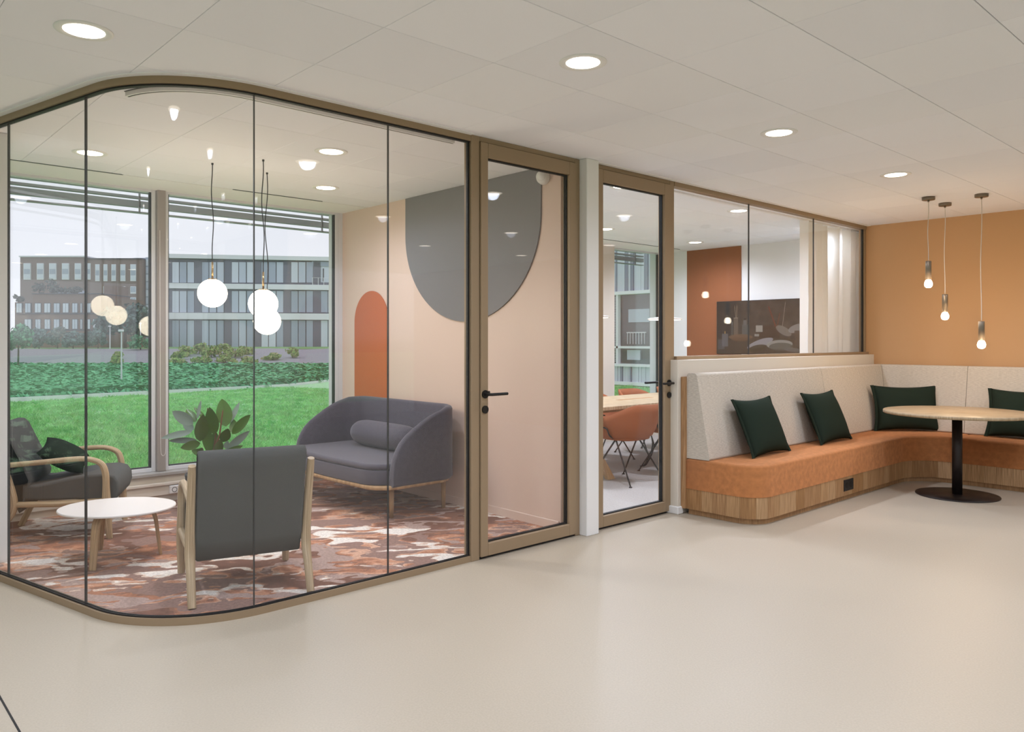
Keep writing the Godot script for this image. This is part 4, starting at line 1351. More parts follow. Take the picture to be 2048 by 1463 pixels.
func build_meeting():
	var y = 0.008
	make_chair("rust shell chair seen through the meeting room door, back to the glass", Vector3(6.05, y, -4.90), PI)
	make_chair("rust shell chair next along the table, mostly hidden by the door stile", Vector3(6.86, y, -4.92), PI)
	make_chair("rust shell chair at the curtain end of the meeting table, hidden by the half wall", Vector3(7.68, y, -4.92), PI)
	make_chair("rust shell chair across the table facing the door, only its top edge showing", Vector3(7.74, y, -5.98), 0.0)
	make_chair("rust shell chair across the table by the window jamb", Vector3(8.53, y, -5.98), 0.0)
	make_chair("rust shell chair across the table at its near end", Vector3(6.93, y, -5.98), 0.0)
	# table
	var t = thing("meeting_table", "long pale oak meeting table on slanted trestle legs", "table", Vector3(0, y, 0))
	block("table_top", Vector3(5.45, 0.700, -5.93), Vector3(8.85, 0.738, -4.98), M.oak_top, t, 0.004)
	block("inlay", Vector3(6.6, 0.7375, -5.50), Vector3(7.2, 0.7395, -5.44), M.oak_board_3, t)
	for k in [[6.00, 5.72, -5.07, -5.32], [6.00, 5.72, -5.80, -5.58], [8.135, 8.135, -5.07, -5.32], [8.135, 8.135, -5.80, -5.58]]:
		var sh = Shape.new()
		var rows = []
		for e in [[k[0], k[2], 0.0], [k[1], k[3], 0.70]]:
			rows.append([Vector3(e[0] - 0.05, e[2], e[1] - 0.022), Vector3(e[0] + 0.05, e[2], e[1] - 0.022), Vector3(e[0] + 0.05, e[2], e[1] + 0.022), Vector3(e[0] - 0.05, e[2], e[1] + 0.022)])
		for j in 4: sh.quad(rows[0][j], rows[0][(j + 1) % 4], rows[1][(j + 1) % 4], rows[1][j])
		sh.quad(rows[0][3], rows[0][2], rows[0][1], rows[0][0]); sh.quad(rows[1][0], rows[1][1], rows[1][2], rows[1][3])
		part("leg", sh.seal(), M.oak_board_2, t)
	block("beam", Vector3(5.75, 0.62, -5.50), Vector3(8.55, 0.70, -5.42), M.oak_board_2, t, 0.003)
	# cables from the table to the floor
	var g = on_y(1290, 933, y)
	var cab = thing("power_cable", "black cables dropping from the meeting table to the floor", "cable")
	for dx in [0.0, 0.03]:
		part("cable", Shape.new().tube(smooth_path([g + Vector3(dx - 0.06, 0.012, -0.02), g + Vector3(dx, 0.03, 0), g + Vector3(0.10 + dx, 0.20, 0.02), g + Vector3(0.11, 0.34, 0.0), g + Vector3(0.0, 0.56, 0.0), g + Vector3(-0.05, 0.69, 0.0)], 5), 0.007, 7), M.cable_black, cab)
	# disc pendants
	for d in [[7.42, "thin white disc pendant over the middle of the meeting table"], [6.13, "thin white disc pendant over the near end of the meeting table"]]:
		var p = thing("disc_pendant", d[1], "pendant lamp", Vector3(d[0], CEIL, -5.45), 0.0, "disc pendants over the meeting table")
		var dy = 1.645 - CEIL
		part("lamp_shade", Shape.new().lathe([Vector2(0.0005, dy + 0.028), Vector2(0.03, dy + 0.028), Vector2(0.10, dy + 0.022), Vector2(0.185, dy + 0.010), Vector2(0.200, dy), Vector2(0.196, dy - 0.006), Vector2(0.0005, dy - 0.004)], 40), M.cable_white, p)
		part("lamp_disc", Shape.new().lathe([Vector2(0.0005, dy - 0.0045), Vector2(0.186, dy - 0.007), Vector2(0.180, dy - 0.012), Vector2(0.0005, dy - 0.012)], 40), M.disc_glow, p)
		part("cord", Shape.new().tube([Vector3(0, 0, 0), Vector3(0, dy + 0.02, 0)], 0.0018, 6), M.cable_white, p)
		part("canopy", Shape.new().lathe([Vector2(0.0005, 0.0), Vector2(0.04, 0.0), Vector2(0.04, -0.016), Vector2(0.0005, -0.016)], 20), M.white_plastic, p)
		var l := SpotLight3D.new()
		l.name = "disc_light"
		l.position = Vector3(0, dy - 0.02, 0)
		l.rotation.x = -PI / 2
		l.light_color = Color("ffe6c8")
		l.light_energy = 0.5
		l.light_size = 0.15
		l.spot_angle = 75.0
		l.spot_angle_attenuation = 1.0
		l.spot_range = 20.0
		l.spot_attenuation = 2.0
		l.shadow_enabled = true
		p.add_child(l)
	# brown panel and screen on the end wall
	tag(block("tall_panel", Vector3(9.536, 0.07, -6.609), Vector3(9.5485, 2.699, -5.728), M.panel_brown, self), "tall red-brown panel on the meeting room end wall", "wall panel")
	var tv = thing("wall_screen", "wide black screen showing a dim still life with bottles and candles", "television", Vector3(9.534, 1.575, -5.435), -PI / 2)
	block("body", Vector3(-0.649, -0.366, 0.0), Vector3(0.649, 0.366, 0.045), M.black_plastic, tv, 0.004)
	var q = Shape.new()
	var w = 0.640
	var h = 0.357
	q.quad(Vector3(-w, -h, 0.0458), Vector3(-w, h, 0.0458), Vector3(w, h, 0.0458), Vector3(w, -h, 0.0458), -1, Vector2(0, 1), Vector2(0, 0), Vector2(1, 0), Vector2(1, 1))
	part("screen", q, M.screen, tv)
	# sheer curtain gathered at the end of the glass
	var rows = []
	var hn = 5
	for i in hn + 1:
		var row = []
		for j in 190:
			var f = float(j) / 189
			var x = lerpf(7.86, 9.52, f)
			var a = f * TAU * 9.5
			row.append(Vector3(x + 0.022 * sin(a * 2.0) * (1.0 - 0.1 * i), lerpf(0.03, 2.672, float(i) / hn), -4.02 + (0.060 + 0.015 * sin(f * 17.0)) * sin(a + 0.35 * sin(f * 11.0)) + 0.004 * i * sin(f * 31.0)))
		rows.append(row)
	var cs = Shape.new()
	cs.grid(rows, false, false, 1, false)
	tag(part("sheer_curtain", cs, M.curtain, self), "white sheer curtain gathered behind the glass beside the ochre wall", "curtain")
	var tr = part("curtain_track", Shape.new().box(Vector3(5.3, CEIL - 0.016, -4.045), Vector3(9.53, CEIL, -4.005)), M.white_plastic, self)
	tag(tr, "straight white curtain track on the meeting room ceiling behind the glass", "curtain track")

# ---- outdoors: lawn, ground cover and gravel bank rising to the buildings
func ground(right, ahead):
	var tab = [[0.0, 0.10], [7.0, 0.10], [42.0, -1.10], [50.0, -1.15], [63.0, -0.83], [63.6, -0.83], [80.0, 0.52], [500.0, 0.52]]
	var y = 0.52
	for i in tab.size() - 1:
		if ahead <= tab[i + 1][0]:
			y = lerpf(tab[i][1], tab[i + 1][1], (ahead - tab[i][0]) / (tab[i + 1][0] - tab[i][0]))
			break
	return lerpf(y, 0.0, smoothstep(-4.0, 2.0, right) * (1.0 - smoothstep(45.0, 63.0, ahead)))
func kerb_right(ahead):
	return -15.1 + (ahead - 23.6) / 6.15

func sheet(rows):
	var sh = Shape.new()
	for i in rows.size() - 1:
		for j in rows[0].size() - 1:
			sh.quad(rows[i][j], rows[i][j + 1], rows[i + 1][j + 1], rows[i + 1][j], 1)
	var up = (rows[0][1] - rows[0][0]).cross(rows[1][0] - rows[0][0])
	if up.y > 0: sh.flip()   # seen from above, the engine wants clockwise
	return sh

func leafy(cloud, n, size, inks, sd, up_bias = 0.0):
	# many small leaf faces spread through ellipsoids [centre, radii]
	var rng := RandomNumberGenerator.new()
	rng.seed = sd
	var st := SurfaceTool.new()
	st.begin(Mesh.PRIMITIVE_TRIANGLES)
	st.set_smooth_group(-1)
	for k in n:
		var c = cloud[rng.randi() % cloud.size()]
		var d = Vector3(rng.randfn(), rng.randfn(), rng.randfn()).normalized() * rng.randf_range(0.62, 1.03)
		var p = c[0] + d * c[1]
		var nrm = (d + Vector3(rng.randfn(), rng.randfn(), rng.randfn()) * 0.5 + Vector3(0, up_bias, 0)).normalized()
		var a = nrm.cross(Vector3(rng.randfn(), rng.randfn(), rng.randfn())).normalized() * size * rng.randf_range(0.6, 1.2)
		var b = nrm.cross(a).normalized() * a.length() * 0.55
		var ink = inks[rng.randi() % inks.size()].srgb_to_linear()
		st.set_color(ink)
		for q in [p - a, p + b, p + a, p - a, p + a, p - b]: st.add_vertex(q)
	st.generate_normals()
	return st.commit()

func tree(called, label, px, dist, wide, high, inks, sd, base_y = 999.0, group = "", leaf = 0.34, n = 900):
	var right = (px - 1024.0) / FOCAL * dist
	var y = ground(right, dist) if base_y > 900.0 else base_y
	var t = thing(called, label, "tree" if high > 2.6 else "shrub", plan(right, dist, y), 0.0, group)
	var rng := RandomNumberGenerator.new()
	rng.seed = sd
	var cloud = []
	var lo = 0.12 if high > 2.6 else 0.0
	for k in 9:
		var f = rng.randf()
		var spread = wide * 0.36 * (1.0 - 0.55 * f)
		var a = rng.randf() * TAU
		var r = wide * rng.randf_range(0.20, 0.30)
		cloud.append([Vector3(cos(a) * spread, high * lerpf(lo + 0.22, 0.80, f), sin(a) * spread), Vector3(r, minf(r * 0.9, high * 0.25), r)])
	part("foliage", leafy(cloud, n, leaf, inks, sd), M.foliage, t)
	part("trunk", Shape.new().tube([Vector3(0, -0.1, 0), Vector3(0.03, high * 0.35, 0), Vector3(0, high * 0.75, 0)], [wide * 0.03, wide * 0.022, wide * 0.008], 8), M.bark, t)
	return t

class Face:   # an upright facade plane
	var o: Vector3
	var along: Vector3
	var out: Vector3
	var node: Node3D
	var eye := Vector3(0, 1.4, 0)
	func at(d):   # direction -> (distance along, height)
		var t = (o - eye).dot(out) / d.dot(out)
		var p = eye + d * t
		return Vector2((p - o).dot(along), p.y)

func face(called, label, px, dist, swing):
	# swing: how much the facade falls back to the right, ahead per right
	var f = Face.new()
	f.o = plan((px - 1024.0) / FOCAL * dist, dist, 0.0)
	f.along = plan(1.0, swing).normalized()
	f.out = f.along.cross(Vector3.UP)
	f.node = thing(called, label, "building", f.o, atan2(-f.along.z, f.along.x))
	return f
func on_face(f, called, x0, ya, x1, yb, z0, z1, m, parent = null):
	var a = f.at(ray(x0, ya))
	var b = f.at(ray(x1, yb))
	return block(called, Vector3(minf(a.x, b.x), minf(a.y, b.y), z0), Vector3(maxf(a.x, b.x), maxf(a.y, b.y), z1), m, f.node if parent == null else parent)

func build_outside():
	var rng := RandomNumberGenerator.new()
	rng.seed = 4
	# lawn
	var rows = []
	for i in 40:
		var row = []
		for j in 61:
			var p = Vector3(-75.0 + 2.5 * j, 0, -7.22 - 2.0 * i)
			var ahead = CO * p.x - SI * p.z
			var right = SI * p.x + CO * p.z
			p.y = ground(right, ahead) - 0.35 * smoothstep(60.0, 63.0, ahead)
			row.append(p)
		rows.append(row)
	var l = part("lawn", sheet(rows), M.lawn, self)
	l.set_meta("kind", "structure"); l.set_meta("label", "green lawn outside the windows")
	solid("lawn_side", Vector3(-80.0, -0.2, -7.0), Vector3(-7.0, 0.0, 70.0), M.lawn)
	solid("lawn_back", Vector3(-7.0, -0.2, 5.2), Vector3(80.0, 0.0, 70.0), M.lawn)
	# ground cover beyond the kerb
	rows = []
	for i in 25:
		var ahead = lerpf(15.0, 63.0, i / 24.0)
		var row = []
		for j in 31:
			var right = lerpf(-90.0, kerb_right(ahead), j / 30.0)
			row.append(plan(right, ahead, ground(right, ahead) + 0.04 - 0.03 * smoothstep(0.9, 1.0, j / 30.0)))
		rows.append(row)
	var iv = part("ivy_bed", sheet(rows), M.ivy_soil, self)
	iv.set_meta("kind", "structure"); iv.set_meta("label", "bed of dark green ground cover beyond the pale kerb")
	# pale kerb between lawn and bed
	var kp = []
	for i in 13:
		var ahead = lerpf(14.0, 63.0, i / 12.0)
		var q = plan(kerb_right(ahead), ahead)
		kp.append([q, ground(kerb_right(ahead), ahead)])
	var ks = Shape.new()
	var kd = plan(1.0, 6.15).normalized().cross(Vector3.UP)
	for i in 12:
		var a = kp[i][0] + Vector3(0, kp[i][1], 0)
		var b = kp[i + 1][0] + Vector3(0, kp[i + 1][1], 0)
		var w = kd * 0.08
		var h = Vector3(0, 0.13, 0)
		ks.quad(a - w + h, a + w + h, b + w + h, b - w + h); ks.quad(a + w - h, a + w + h, b + w + h, b + w - h); ks.quad(a - w + h, a - w - h, b - w - h, b - w + h)
	var kb = part("trim_kerb", ks, M.kerb, self)
	kb.set_meta("kind", "structure"); kb.set_meta("label", "pale kerb line across the lawn")
	# dark edging and the gravel bank
	var ed = Shape.new()
	var e0 = plan(-120.0, 63.2, -1.0)
	var e1 = plan(10.0, 63.2, -1.0)
	var n = plan(0, 0.3)
	var eh = Vector3(0, 0.42, 0)
	ed.quad(e0, e1, e1 + eh, e0 + eh); ed.quad(e0 + eh, e1 + eh, e1 + eh + n, e0 + eh + n); ed.quad(e1, e1 + n, e1 + eh + n, e1 + eh); ed.quad(e0 + n, e0, e0 + eh, e0 + eh + n); ed.quad(e1 + n, e0 + n, e0 + eh + n, e1 + eh + n); ed.quad(e0 + n, e1 + n, e1, e0)
	var edn = part("trim_edging", ed.seal(), M.edge_dark, self)
	edn.set_meta("kind", "structure"); edn.set_meta("label", "dark edging at the foot of the gravel bank")
	rows = []
	for ahead in [63.4, 66.0, 70.0, 75.0, 80.0]:
		var row = []
		for j in 41:
			var right = lerpf(-130.0, 20.0, j / 40.0)
			row.append(plan(right, ahead, ground(-50.0, ahead) + 0.06 * sin(right * 0.9 + ahead)))
		rows.append(row)
	var gb = part("gravel_bank", sheet(rows), M.gravel, self)
	gb.set_meta("kind", "structure"); gb.set_meta("label", "grey gravel bank below the buildings")
	rows = []
	for ahead in [80.0, 84.0, 120.0, 240.0, 420.0]:
		var row = []
		for j in 21: row.append(plan(lerpf(-260.0, 160.0, j / 20.0), ahead, 0.52 - (0.3 if ahead > 200 else 0.0)))
		rows.append(row)
	var me = part("meadow", sheet(rows), M.meadow, self)
	me.set_meta("kind", "structure"); me.set_meta("label", "pale grass strip along the top of the bank")
	# grass blades
	var st := SurfaceTool.new()
	st.begin(Mesh.PRIMITIVE_TRIANGLES)
	st.set_smooth_group(-1)
	for k in 16:
		var b = Vector3(rng.randf_range(-0.09, 0.09), 0, rng.randf_range(-0.09, 0.09))
		var a = rng.randf() * TAU
		var h = rng.randf_range(0.05, 0.13)
		var tip = b + Vector3(rng.randfn() * 0.05, h, rng.randfn() * 0.05)
		var sd = Vector3(cos(a), 0, sin(a)) * 0.007
		st.set_color(Color(1, 1, 1).lerp(Color(0.72, 0.8, 0.6), rng.randf()))
		for q in [b - sd, tip, b + sd]: st.add_vertex(q)
	st.generate_normals()
	var mm := MultiMesh.new()
	mm.transform_format = MultiMesh.TRANSFORM_3D
	mm.use_colors = true
	mm.mesh = st.commit()
	var places = []
	var greens = [Color("a2e69a"), Color("b4eea4"), Color("8ed98c"), Color("c6f4b2"), Color("a8e292")]
	for k in 15000:
		var px = rng.randf_range(5.0, 690.0)
		var ahead = 5.4 + 43.0 * pow(rng.randf(), 2.0)
		if k % 12 == 0:
			px = rng.randf_range(1190.0, 1340.0)
			ahead = rng.randf_range(10.0, 26.0)
		var right = (px - 1024.0) / FOCAL * ahead
		var p = plan(right, ahead)
		if p.z > -7.35 or p.x > 18.4: continue
		if px < 900 and right < kerb_right(ahead) + 0.5: continue
		p.y = ground(right, ahead) - 0.005
		var sc = rng.randf_range(0.7, 1.3) * (1.0 + ahead * 0.03)
		var basis = Basis(Vector3.UP, rng.randf() * TAU).scaled(Vector3(sc, rng.randf_range(0.5, 1.0), sc))
		places.append([Transform3D(basis, p), greens[rng.randi() % 5].srgb_to_linear() * rng.randf_range(0.7, 1.3)])
	mm.instance_count = places.size()
	for i in places.size():
		mm.set_instance_transform(i, places[i][0])
		mm.set_instance_color(i, places[i][1])
	scatter("grass", mm, M.grass_blade, "short green grass blades on the lawn", "grass")
	# ground cover leaves
	var mi := MultiMesh.new()
	mi.transform_format = MultiMesh.TRANSFORM_3D
	mi.use_colors = true
	mi.mesh = leafy([[Vector3.ZERO, Vector3(0.35, 0.16, 0.35)]], 22, 0.085, [Color("ffffff"), Color("d8e8d8")], 8, 0.8)
	places = []
	var ivys = [Color("64b682"), Color("72ca92"), Color("529c72"), Color("88d8a0"), Color("69ba86")]
	for k in 11000:
		var px = rng.randf_range(0.0, 700.0)
		var ahead = 17.0 + 45.5 * rng.randf()
		var right = (px - 1024.0) / FOCAL * ahead
		if right > kerb_right(ahead) - 0.45: continue
		var sc = rng.randf_range(0.8, 1.4) * (0.8 + ahead * 0.02)
		places.append([Transform3D(Basis(Vector3.UP, rng.randf() * TAU).scaled(Vector3(sc, sc, sc)), plan(right, ahead, ground(right, ahead) + 0.08)), ivys[rng.randi() % 5].srgb_to_linear()])
	mi.instance_count = places.size()
	for i in places.size():
		mi.set_instance_transform(i, places[i][0])
		mi.set_instance_color(i, places[i][1])
	scatter("ivy_leaves", mi, M.foliage, "dense dark green ground cover leaves beyond the kerb", "ground cover")
	# shrubs on the bank
	var lime = [Color("8fae58"), Color("a2b86a"), Color("7d9a55"), Color("b0a878"), Color("93a868")]
	var k0 = 0
	for s in [[360, 69.5, 1.4, 0.8], [376, 73, 1.7, 1.0], [398, 75, 1.7, 1.0], [422, 71.5, 1.9, 1.1], [447, 75, 1.8, 1.0], [470, 71.5, 2.0, 1.2], [492, 74, 1.6, 0.9], [545, 69, 1.6, 0.7], [585, 71, 1.3, 0.9], [237, 70, 0.8, 0.7], [234, 66, 0.9, 0.7], [405, 67, 1.7, 0.7], [450, 67, 1.8, 0.7], [350, 65.5, 1.7, 0.6], [496, 66.5, 1.5, 0.6]]:
		tree("bank_shrub", "low yellow-green shrub growing on the gravel bank", s[0], s[1], s[2], s[3], lime, 100 + k0, 999.0, "shrubs on the gravel bank", 0.18, 320)
		k0 += 1
	# trees
	var mid = [Color("4f9468"), Color("5fa878"), Color("3f7c58"), Color("74b688")]
	var dark = [Color("47615c"), Color("53706a"), Color("3c544f"), Color("628078")]
	var dull = [Color("5f8078"), Color("6f9186"), Color("547068")]
	tree("leafy_tree", "bright green leafy tree at the foot of the bank by the column", 36, 60, 2.6, 4.1, mid, 51, 999.0, "", 0.17, 1500)
	tree("dark_tree", "large dark green tree between the brick tower and the white building", 250, 86, 6.4, 5.4, dark, 52, 999.0, "", 0.30, 1800)
	tree("light_tree", "small light green tree before the large dark tree", 281, 79, 2.2, 1.5, mid, 53, 999.0, "", 0.16, 500)
	k0 = 0
	for s in [[78, 82, 2.0, 2.3], [115, 86, 2.1, 2.6], [146, 82, 2.0, 2.2], [172, 85, 1.7, 2.0], [196, 82, 1.6, 2.2]]:
		tree("grey_green_bush", "grey-green bush in front of the low brown building", s[0], s[1], s[2], s[3], dull, 60 + k0, 999.0, "bushes in front of the brown building", 0.2, 700)
		k0 += 1
	# slim lamp posts
	for s in [[243, 42.0, 2.98, "slim white lamp post on the ground cover before the gravel bank"], [220, 81.0, 2.3, "slim white lamp post on the bank before the dark tree"], [281, 81.0, 2.6, "slim white lamp post behind the small light tree"], [303, 81.0, 2.6, "slim white lamp post at the corner of the white building"]]:
		var right = (s[0] - 1024.0) / FOCAL * s[1]
		var p = thing("lamp_post", s[3], "lamp post", plan(right, s[1], ground(right, s[1])), atan2(-SI * -1.0, CO), "lamp posts outside")
		part("post", Shape.new().tube([Vector3(0, -0.1, 0), Vector3(0, s[2] * 0.5, 0), Vector3(0, s[2], 0)], [0.055, 0.05, 0.035] if s[1] > 50 else [0.045, 0.04, 0.03], 10), M.post_white, p)
		block("lamp_head", Vector3(-0.20, s[2] - 0.02, -0.09), Vector3(0.10, s[2] + 0.10, 0.09), M.post_white, p, 0.02)
	white_building()
	brick_tower()
	brown_building()
	clad_wing()

func scatter(called, mm, m, label, category):
	var o := MultiMeshInstance3D.new()
	o.name = called
	o.multimesh = mm
	o.material_override = m
	add_child(o)
	o.set_meta("kind", "stuff")
	tag(o, label, category)

func white_building():
	var f = face("office_building", "white three-storey office building with long bands of windows", 330, 102.0, 0.185)
	var X = func(c): return 320.0 + c / 4.876
	# body, bands
	on_face(f, "core", 304, 510, 720, 702, -8.0, -0.45, M.clad_dark)
	var bands = [[506.5, 522.5], [565.0, 580.5], [624.6, 639.6], [697.8, 701.0]]
	for b in bands: on_face(f, "white_band", 303, b[0], 730, b[1], -8.2, 0.0, M.render_white)
	var glass = [M.far_glass_a, M.far_glass_b, M.far_glass_c]
	var rng := RandomNumberGenerator.new()
	rng.seed = 31
	var rows = [[522.5, 565.0], [580.5, 624.6], [639.6, 697.8]]
	for fl in 3:
		for k in range(-1, 7):
			var x0 = 112.0 + 291.0 * k
			if fl == 0 and k >= 5: continue
			for q in [[0.0, 68.0, 0], [72.0, 142.0, 1], [148.0, 216.0, 2]]:
				var xa = X.call(x0 + q[0])
				var xb = X.call(x0 + q[1])
				if xa < 304 or xb > 725: continue
				var w = on_face(f, "window", xa, rows[fl][0], xb, rows[fl][1], -0.44, -0.36, M.frame_dark)
				on_face(f, "pane", xa + 0.35, rows[fl][0] + 0.8, xb - 0.35, rows[fl][1] - 0.5, -0.36, -0.33, glass[rng.randi() % 3], w)
			var px0 = X.call(x0 + 218.0)
			if px0 > 304 and px0 + 15 < 725: on_face(f, "dark_panel", px0, rows[fl][0], X.call(x0 + 290.0), rows[fl][1], -0.44, -0.30, M.clad_dark)
	# roof terrace recess with a railing
	on_face(f, "terrace_back", X.call(1480), 527, 725, 565, -0.44, -0.42, M.far_glass_c)
	for k in 4: on_face(f, "terrace_post", X.call(1520 + k * 66), 536, X.call(1532 + k * 66), 562, -0.42, -0.36, M.frame_dark)
	on_face(f, "terrace_ceiling", X.call(1480), 522, 725, 533, -0.42, -0.30, M.far_glass_b)
	for k in 5: on_face(f, "railing_post", X.call(1485 + k * 55), 555, X.call(1490 + k * 55), 570, -0.1, -0.06, M.render_white)
	on_face(f, "railing", X.call(1480), 555, 725, 556, -0.1, -0.06, M.render_white)

func brick_tower():
	var f = face("brick_tower", "tall grey-brown brick block with pale tall windows", 170, 132.0, 0.0)
	var C = func(x, y): return Vector2(x / 4.878, 480.0 + y / 4.878)
	var a = C.call(190, 155)
	on_face(f, "wall", a.x, a.y, C.call(832, 0).x, 705, -20.0, -0.2, M.brick_dark)
	a = C.call(832, 180)
	on_face(f, "wall", a.x, a.y, C.call(1385, 0).x, 705, -20.0, 0.0, M.brick_dark)
	on_face(f, "roof_edge", C.call(185, 0).x, C.call(0, 152).y, C.call(835, 0).x, C.call(0, 164).y, -20.2, 0.05, M.stone_pale)
	on_face(f, "roof_edge", C.call(828, 0).x, C.call(0, 176).y, C.call(1388, 0).x, C.call(0, 187).y, -20.2, 0.2, M.frame_dark)
	on_face(f, "roof_plant", C.call(1190, 0).x, C.call(0, 148).y, C.call(1385, 0).x, C.call(0, 178).y, -12.0, -4.0, M.far_glass_b)
	var wins = []
	for x in [[230, 298], [360, 425], [480, 548], [605, 672], [730, 790], [835, 885]]: wins.append([x[0], 225, x[1], 385])
	for x in [[930, 973], [1010, 1050], [1088, 1132], [1175, 1225], [1273, 1328]]: wins.append([x[0], 235, x[1], 400])
	for x in [[1010, 1050], [1088, 1132], [1175, 1225], [1273, 1328]]: wins.append([x[0], 450, x[1], 522])
	for x in [[930, 973], [1010, 1050], [1088, 1132], [1175, 1225], [1273, 1328]]: wins.append([x[0], 557, x[1], 632])
	for x in [[1175, 1225], [1273, 1328]]: wins.append([x[0], 665, x[1], 735])
	for w in wins:
		var p = C.call(w[0], w[1])
		var q = C.call(w[2], w[3])
		var o = on_face(f, "window", p.x, p.y, q.x, q.y, -0.19, 0.06, M.stone_pale)
		var tall = w[3] - w[1] > 100
		var h = q.y - p.y
		if tall:
			for s in [[0.02, 0.34], [0.36, 0.66], [0.68, 0.92]]: on_face(f, "pane", p.x + 0.9, p.y + h * s[0], q.x - 0.9, p.y + h * s[1], 0.06, 0.09, M.far_glass_b if s[0] > 0.3 and s[0] < 0.5 else M.far_glass_c, o)
		else:
			on_face(f, "pane", p.x + 0.9, p.y + 1.0, (p.x + q.x) / 2 - 0.3, q.y - 3.0, 0.06, 0.09, M.far_glass_b, o)
			on_face(f, "pane", (p.x + q.x) / 2 + 0.3, p.y + 1.0, q.x - 0.9, q.y - 3.0, 0.06, 0.09, M.far_glass_b, o)
	# glazed stair beside it
	on_face(f, "stair_core", C.call(1388, 0).x, C.call(0, 160).y, 312, 700, -10.0, -1.2, M.far_glass_b)
	for k in 7: on_face(f, "stair_pane", C.call(1396, 0).x, 517.0 + k * 15.4, 311, 530.0 + k * 15.4, -1.2, -1.0, M.far_glass_a if k % 2 else M.far_glass_c)

func brown_building():
	var f = face("brown_building", "low brown brick building with two rows of windows and a planted roof", 110, 92.0, 0.0)
	var C = func(x, y): return Vector2(x / 4.878, 480.0 + y / 4.878)
	on_face(f, "wall", C.call(320, 0).x, C.call(0, 522).y, C.call(985, 0).x, 702, -7.0, 0.0, M.brick_brown)
	on_face(f, "wall", C.call(140, 0).x, C.call(0, 605).y, C.call(320, 0).x, 702, -7.0, -0.1, M.brick_brown)
	on_face(f, "wall", C.call(985, 0).x, C.call(0, 560).y, C.call(1128, 0).x, 702, -7.0, -1.5, M.brick_brown)
	on_face(f, "roof_house", C.call(840, 0).x, C.call(0, 420).y, C.call(975, 0).x, C.call(0, 522).y, -6.8, -4.0, M.brick_brown)
	on_face(f, "cornice", C.call(316, 0).x, C.call(0, 518).y, C.call(988, 0).x, C.call(0, 526).y, -7.1, 0.15, M.frame_dark)
	for y in [712, 872]: on_face(f, "string_course", C.call(165, 0).x, C.call(0, y).y, C.call(1004, 0).x, C.call(0, y + 9).y, 0.0, 0.12, M.frame_dark)
	var xs_a = [[160, 220], [245, 305], [340, 405], [432, 497], [525, 588], [612, 675], [705, 762], [784, 806], [850, 890]]
	var xs_b = [[240, 310], [345, 402], [435, 495], [525, 585], [612, 675], [705, 762], [784, 808], [830, 886], [908, 952]]
	for r in [[xs_a, 612, 710], [xs_b, 768, 870]]:
		for x in r[0]:
			var p = C.call(x[0], r[1])
			var q = C.call(x[1], r[2])
			var o = on_face(f, "window", p.x, p.y, q.x, q.y, -0.15, 0.06, M.frame_dark)
			var m = (p.x + q.x) / 2
			for s in [[p.x + 1.2, m - 0.4], [m + 0.4, q.x - 1.0]]:
				on_face(f, "pane", s[0], p.y + 1.0, s[1], q.y - 1.0, 0.06, 0.1, M.far_glass_a if int(x[0]) % 2 else M.far_glass_c, o)
	# roof terrace house and planting
	on_face(f, "roof_house", C.call(400, 0).x, C.call(0, 462).y, C.call(560, 0).x, C.call(0, 520).y, -6.5, -3.0, M.far_glass_a)
	var inks = [Color("5d6a62"), Color("6c7a70"), Color("525c57")]
	var k = 0
	for s in [[78, 1.6, 1.7], [103, 2.0, 2.2], [114, 1.4, 1.2], [138, 1.6, 0.9], [155, 1.3, 1.0], [36, 1.3, 1.0]]:
		var yy = f.at(ray(s[0], 586.6 if s[0] > 60 else 603.5)).y
		tree("roof_plant", "small shrub growing on the roof of the low brown building", s[0], 94.0, s[1], s[2], inks, 80 + k, yy, "shrubs on the brown building's roof", 0.17, 260)
		k += 1

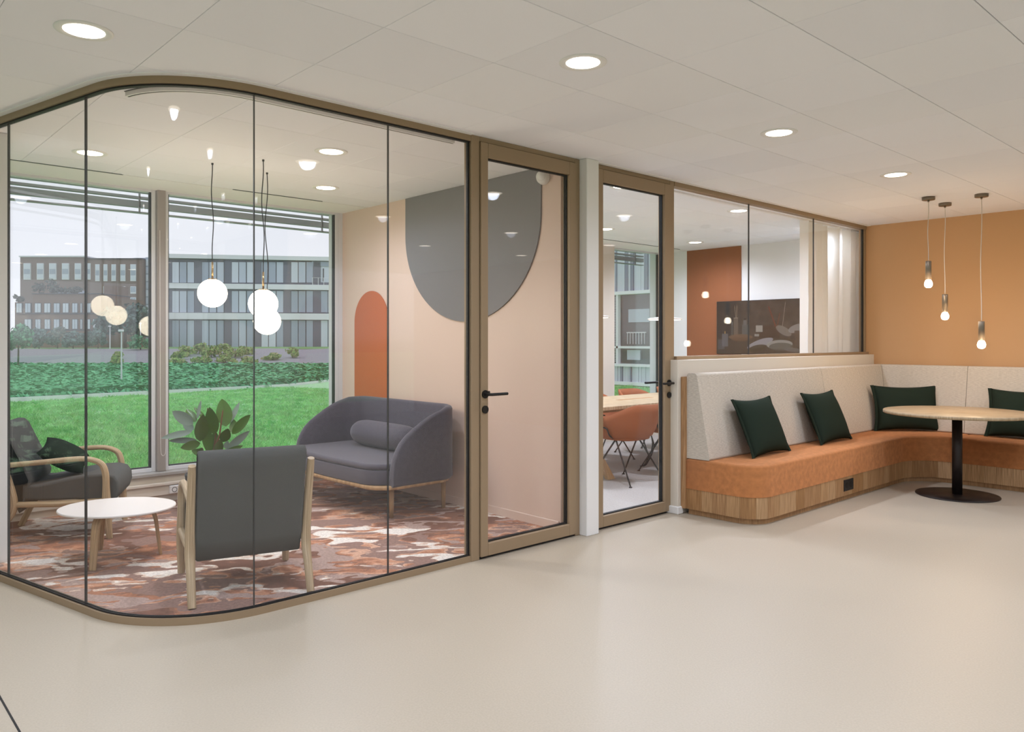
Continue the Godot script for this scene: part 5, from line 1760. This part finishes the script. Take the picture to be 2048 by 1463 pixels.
func clad_wing():
	# the near wing opposite the meeting room, its wall facing -x
	var w = thing("clad_wing", "pale metal clad wing with a wide window seen through the meeting room", "building", Vector3(18.6, 0, -15.0))
	block("core", Vector3(0.30, -0.3, -14.0), Vector3(8.0, 7.0, 8.0), M.dark_room, w)
	block("plinth", Vector3(0.05, -0.5, -14.0), Vector3(0.30, 0.03, 8.0), M.edge_dark, w)
	block("base_strip", Vector3(-0.04, 0.03, -14.0), Vector3(0.30, 0.135, 8.0), M.render_white, w)
	var rng := RandomNumberGenerator.new()
	rng.seed = 12
	var mats = [M.clad_a, M.clad_a, M.clad_b, M.clad_c, M.clad_a]
	for band in [[0.135, 0.60], [2.90, 6.8]]:
		block("backing", Vector3(0.12, band[0], -14.0), Vector3(0.30, band[1], 8.0), M.clad_c, w)
		var z = -3.4
		while z < 4.2:
			var d = rng.randf_range(0.05, 0.14)
			block("plank", Vector3(rng.randf_range(0.02, 0.06), band[0], z), Vector3(0.12, band[1], z + d - 0.012), mats[rng.randi() % 5], w)
			z += d
	# the rest of the cladding beyond what the window shows
	for zz in [[-14.0, -3.4], [4.2, 8.0]]:
		for band in [[0.135, 0.60], [2.90, 6.8]]: block("plain_cladding", Vector3(0.04, band[0], zz[0]), Vector3(0.12, band[1], zz[1]), M.clad_a, w)
	# window band
	block("sill", Vector3(-0.06, 0.60, -14.0), Vector3(0.30, 0.68, 8.0), M.render_white, w)
	block("head", Vector3(-0.03, 2.80, -14.0), Vector3(0.30, 2.90, 8.0), M.render_white, w)
	block("transom", Vector3(0.0, 1.15, -14.0), Vector3(0.14, 1.22, 8.0), M.render_white, w)
	for z in [-3.2, -1.75, -0.46, 1.03, 2.6, 4.1]:
		block("mullion", Vector3(0.0, 0.68, z - 0.03), Vector3(0.14, 2.80, z + 0.04), M.render_white, w)
	var zs = [-3.2, -1.75, -0.46, 1.03, 2.6, 4.1]
	for i in 5:
		for r in [[0.68, 1.15], [1.22, 2.80]]:
			block("pane", Vector3(0.10, r[0], zs[i] + 0.04), Vector3(0.115, r[1], zs[i + 1] - 0.03), M.glass_facade, w)
	# venetian blind behind the left-hand pane
	var b = Node3D.new()
	b.name = "blind"
	w.add_child(b)
	for k in 40: block("slat", Vector3(0.15, 0.74 + k * 0.051, -1.70), Vector3(0.19, 0.762 + k * 0.051, -0.50), M.blind, b)
	# what the room behind shows: pale sill units and posts
	block("inner_wall", Vector3(0.24, 1.95, -0.2), Vector3(0.29, 2.35, 0.6), M.far_glass_a, w)
	block("inner_wall", Vector3(0.24, 0.80, -0.25), Vector3(0.29, 1.10, 0.25), M.far_glass_c, w)
	for k in 7: block("inner_rail", Vector3(0.25, 1.28, -0.26 + k * 0.11), Vector3(0.28, 1.62, -0.248 + k * 0.11), M.render_white, w)
	block("inner_rail", Vector3(0.25, 1.62, -0.28), Vector3(0.28, 1.65, 0.46), M.render_white, w)
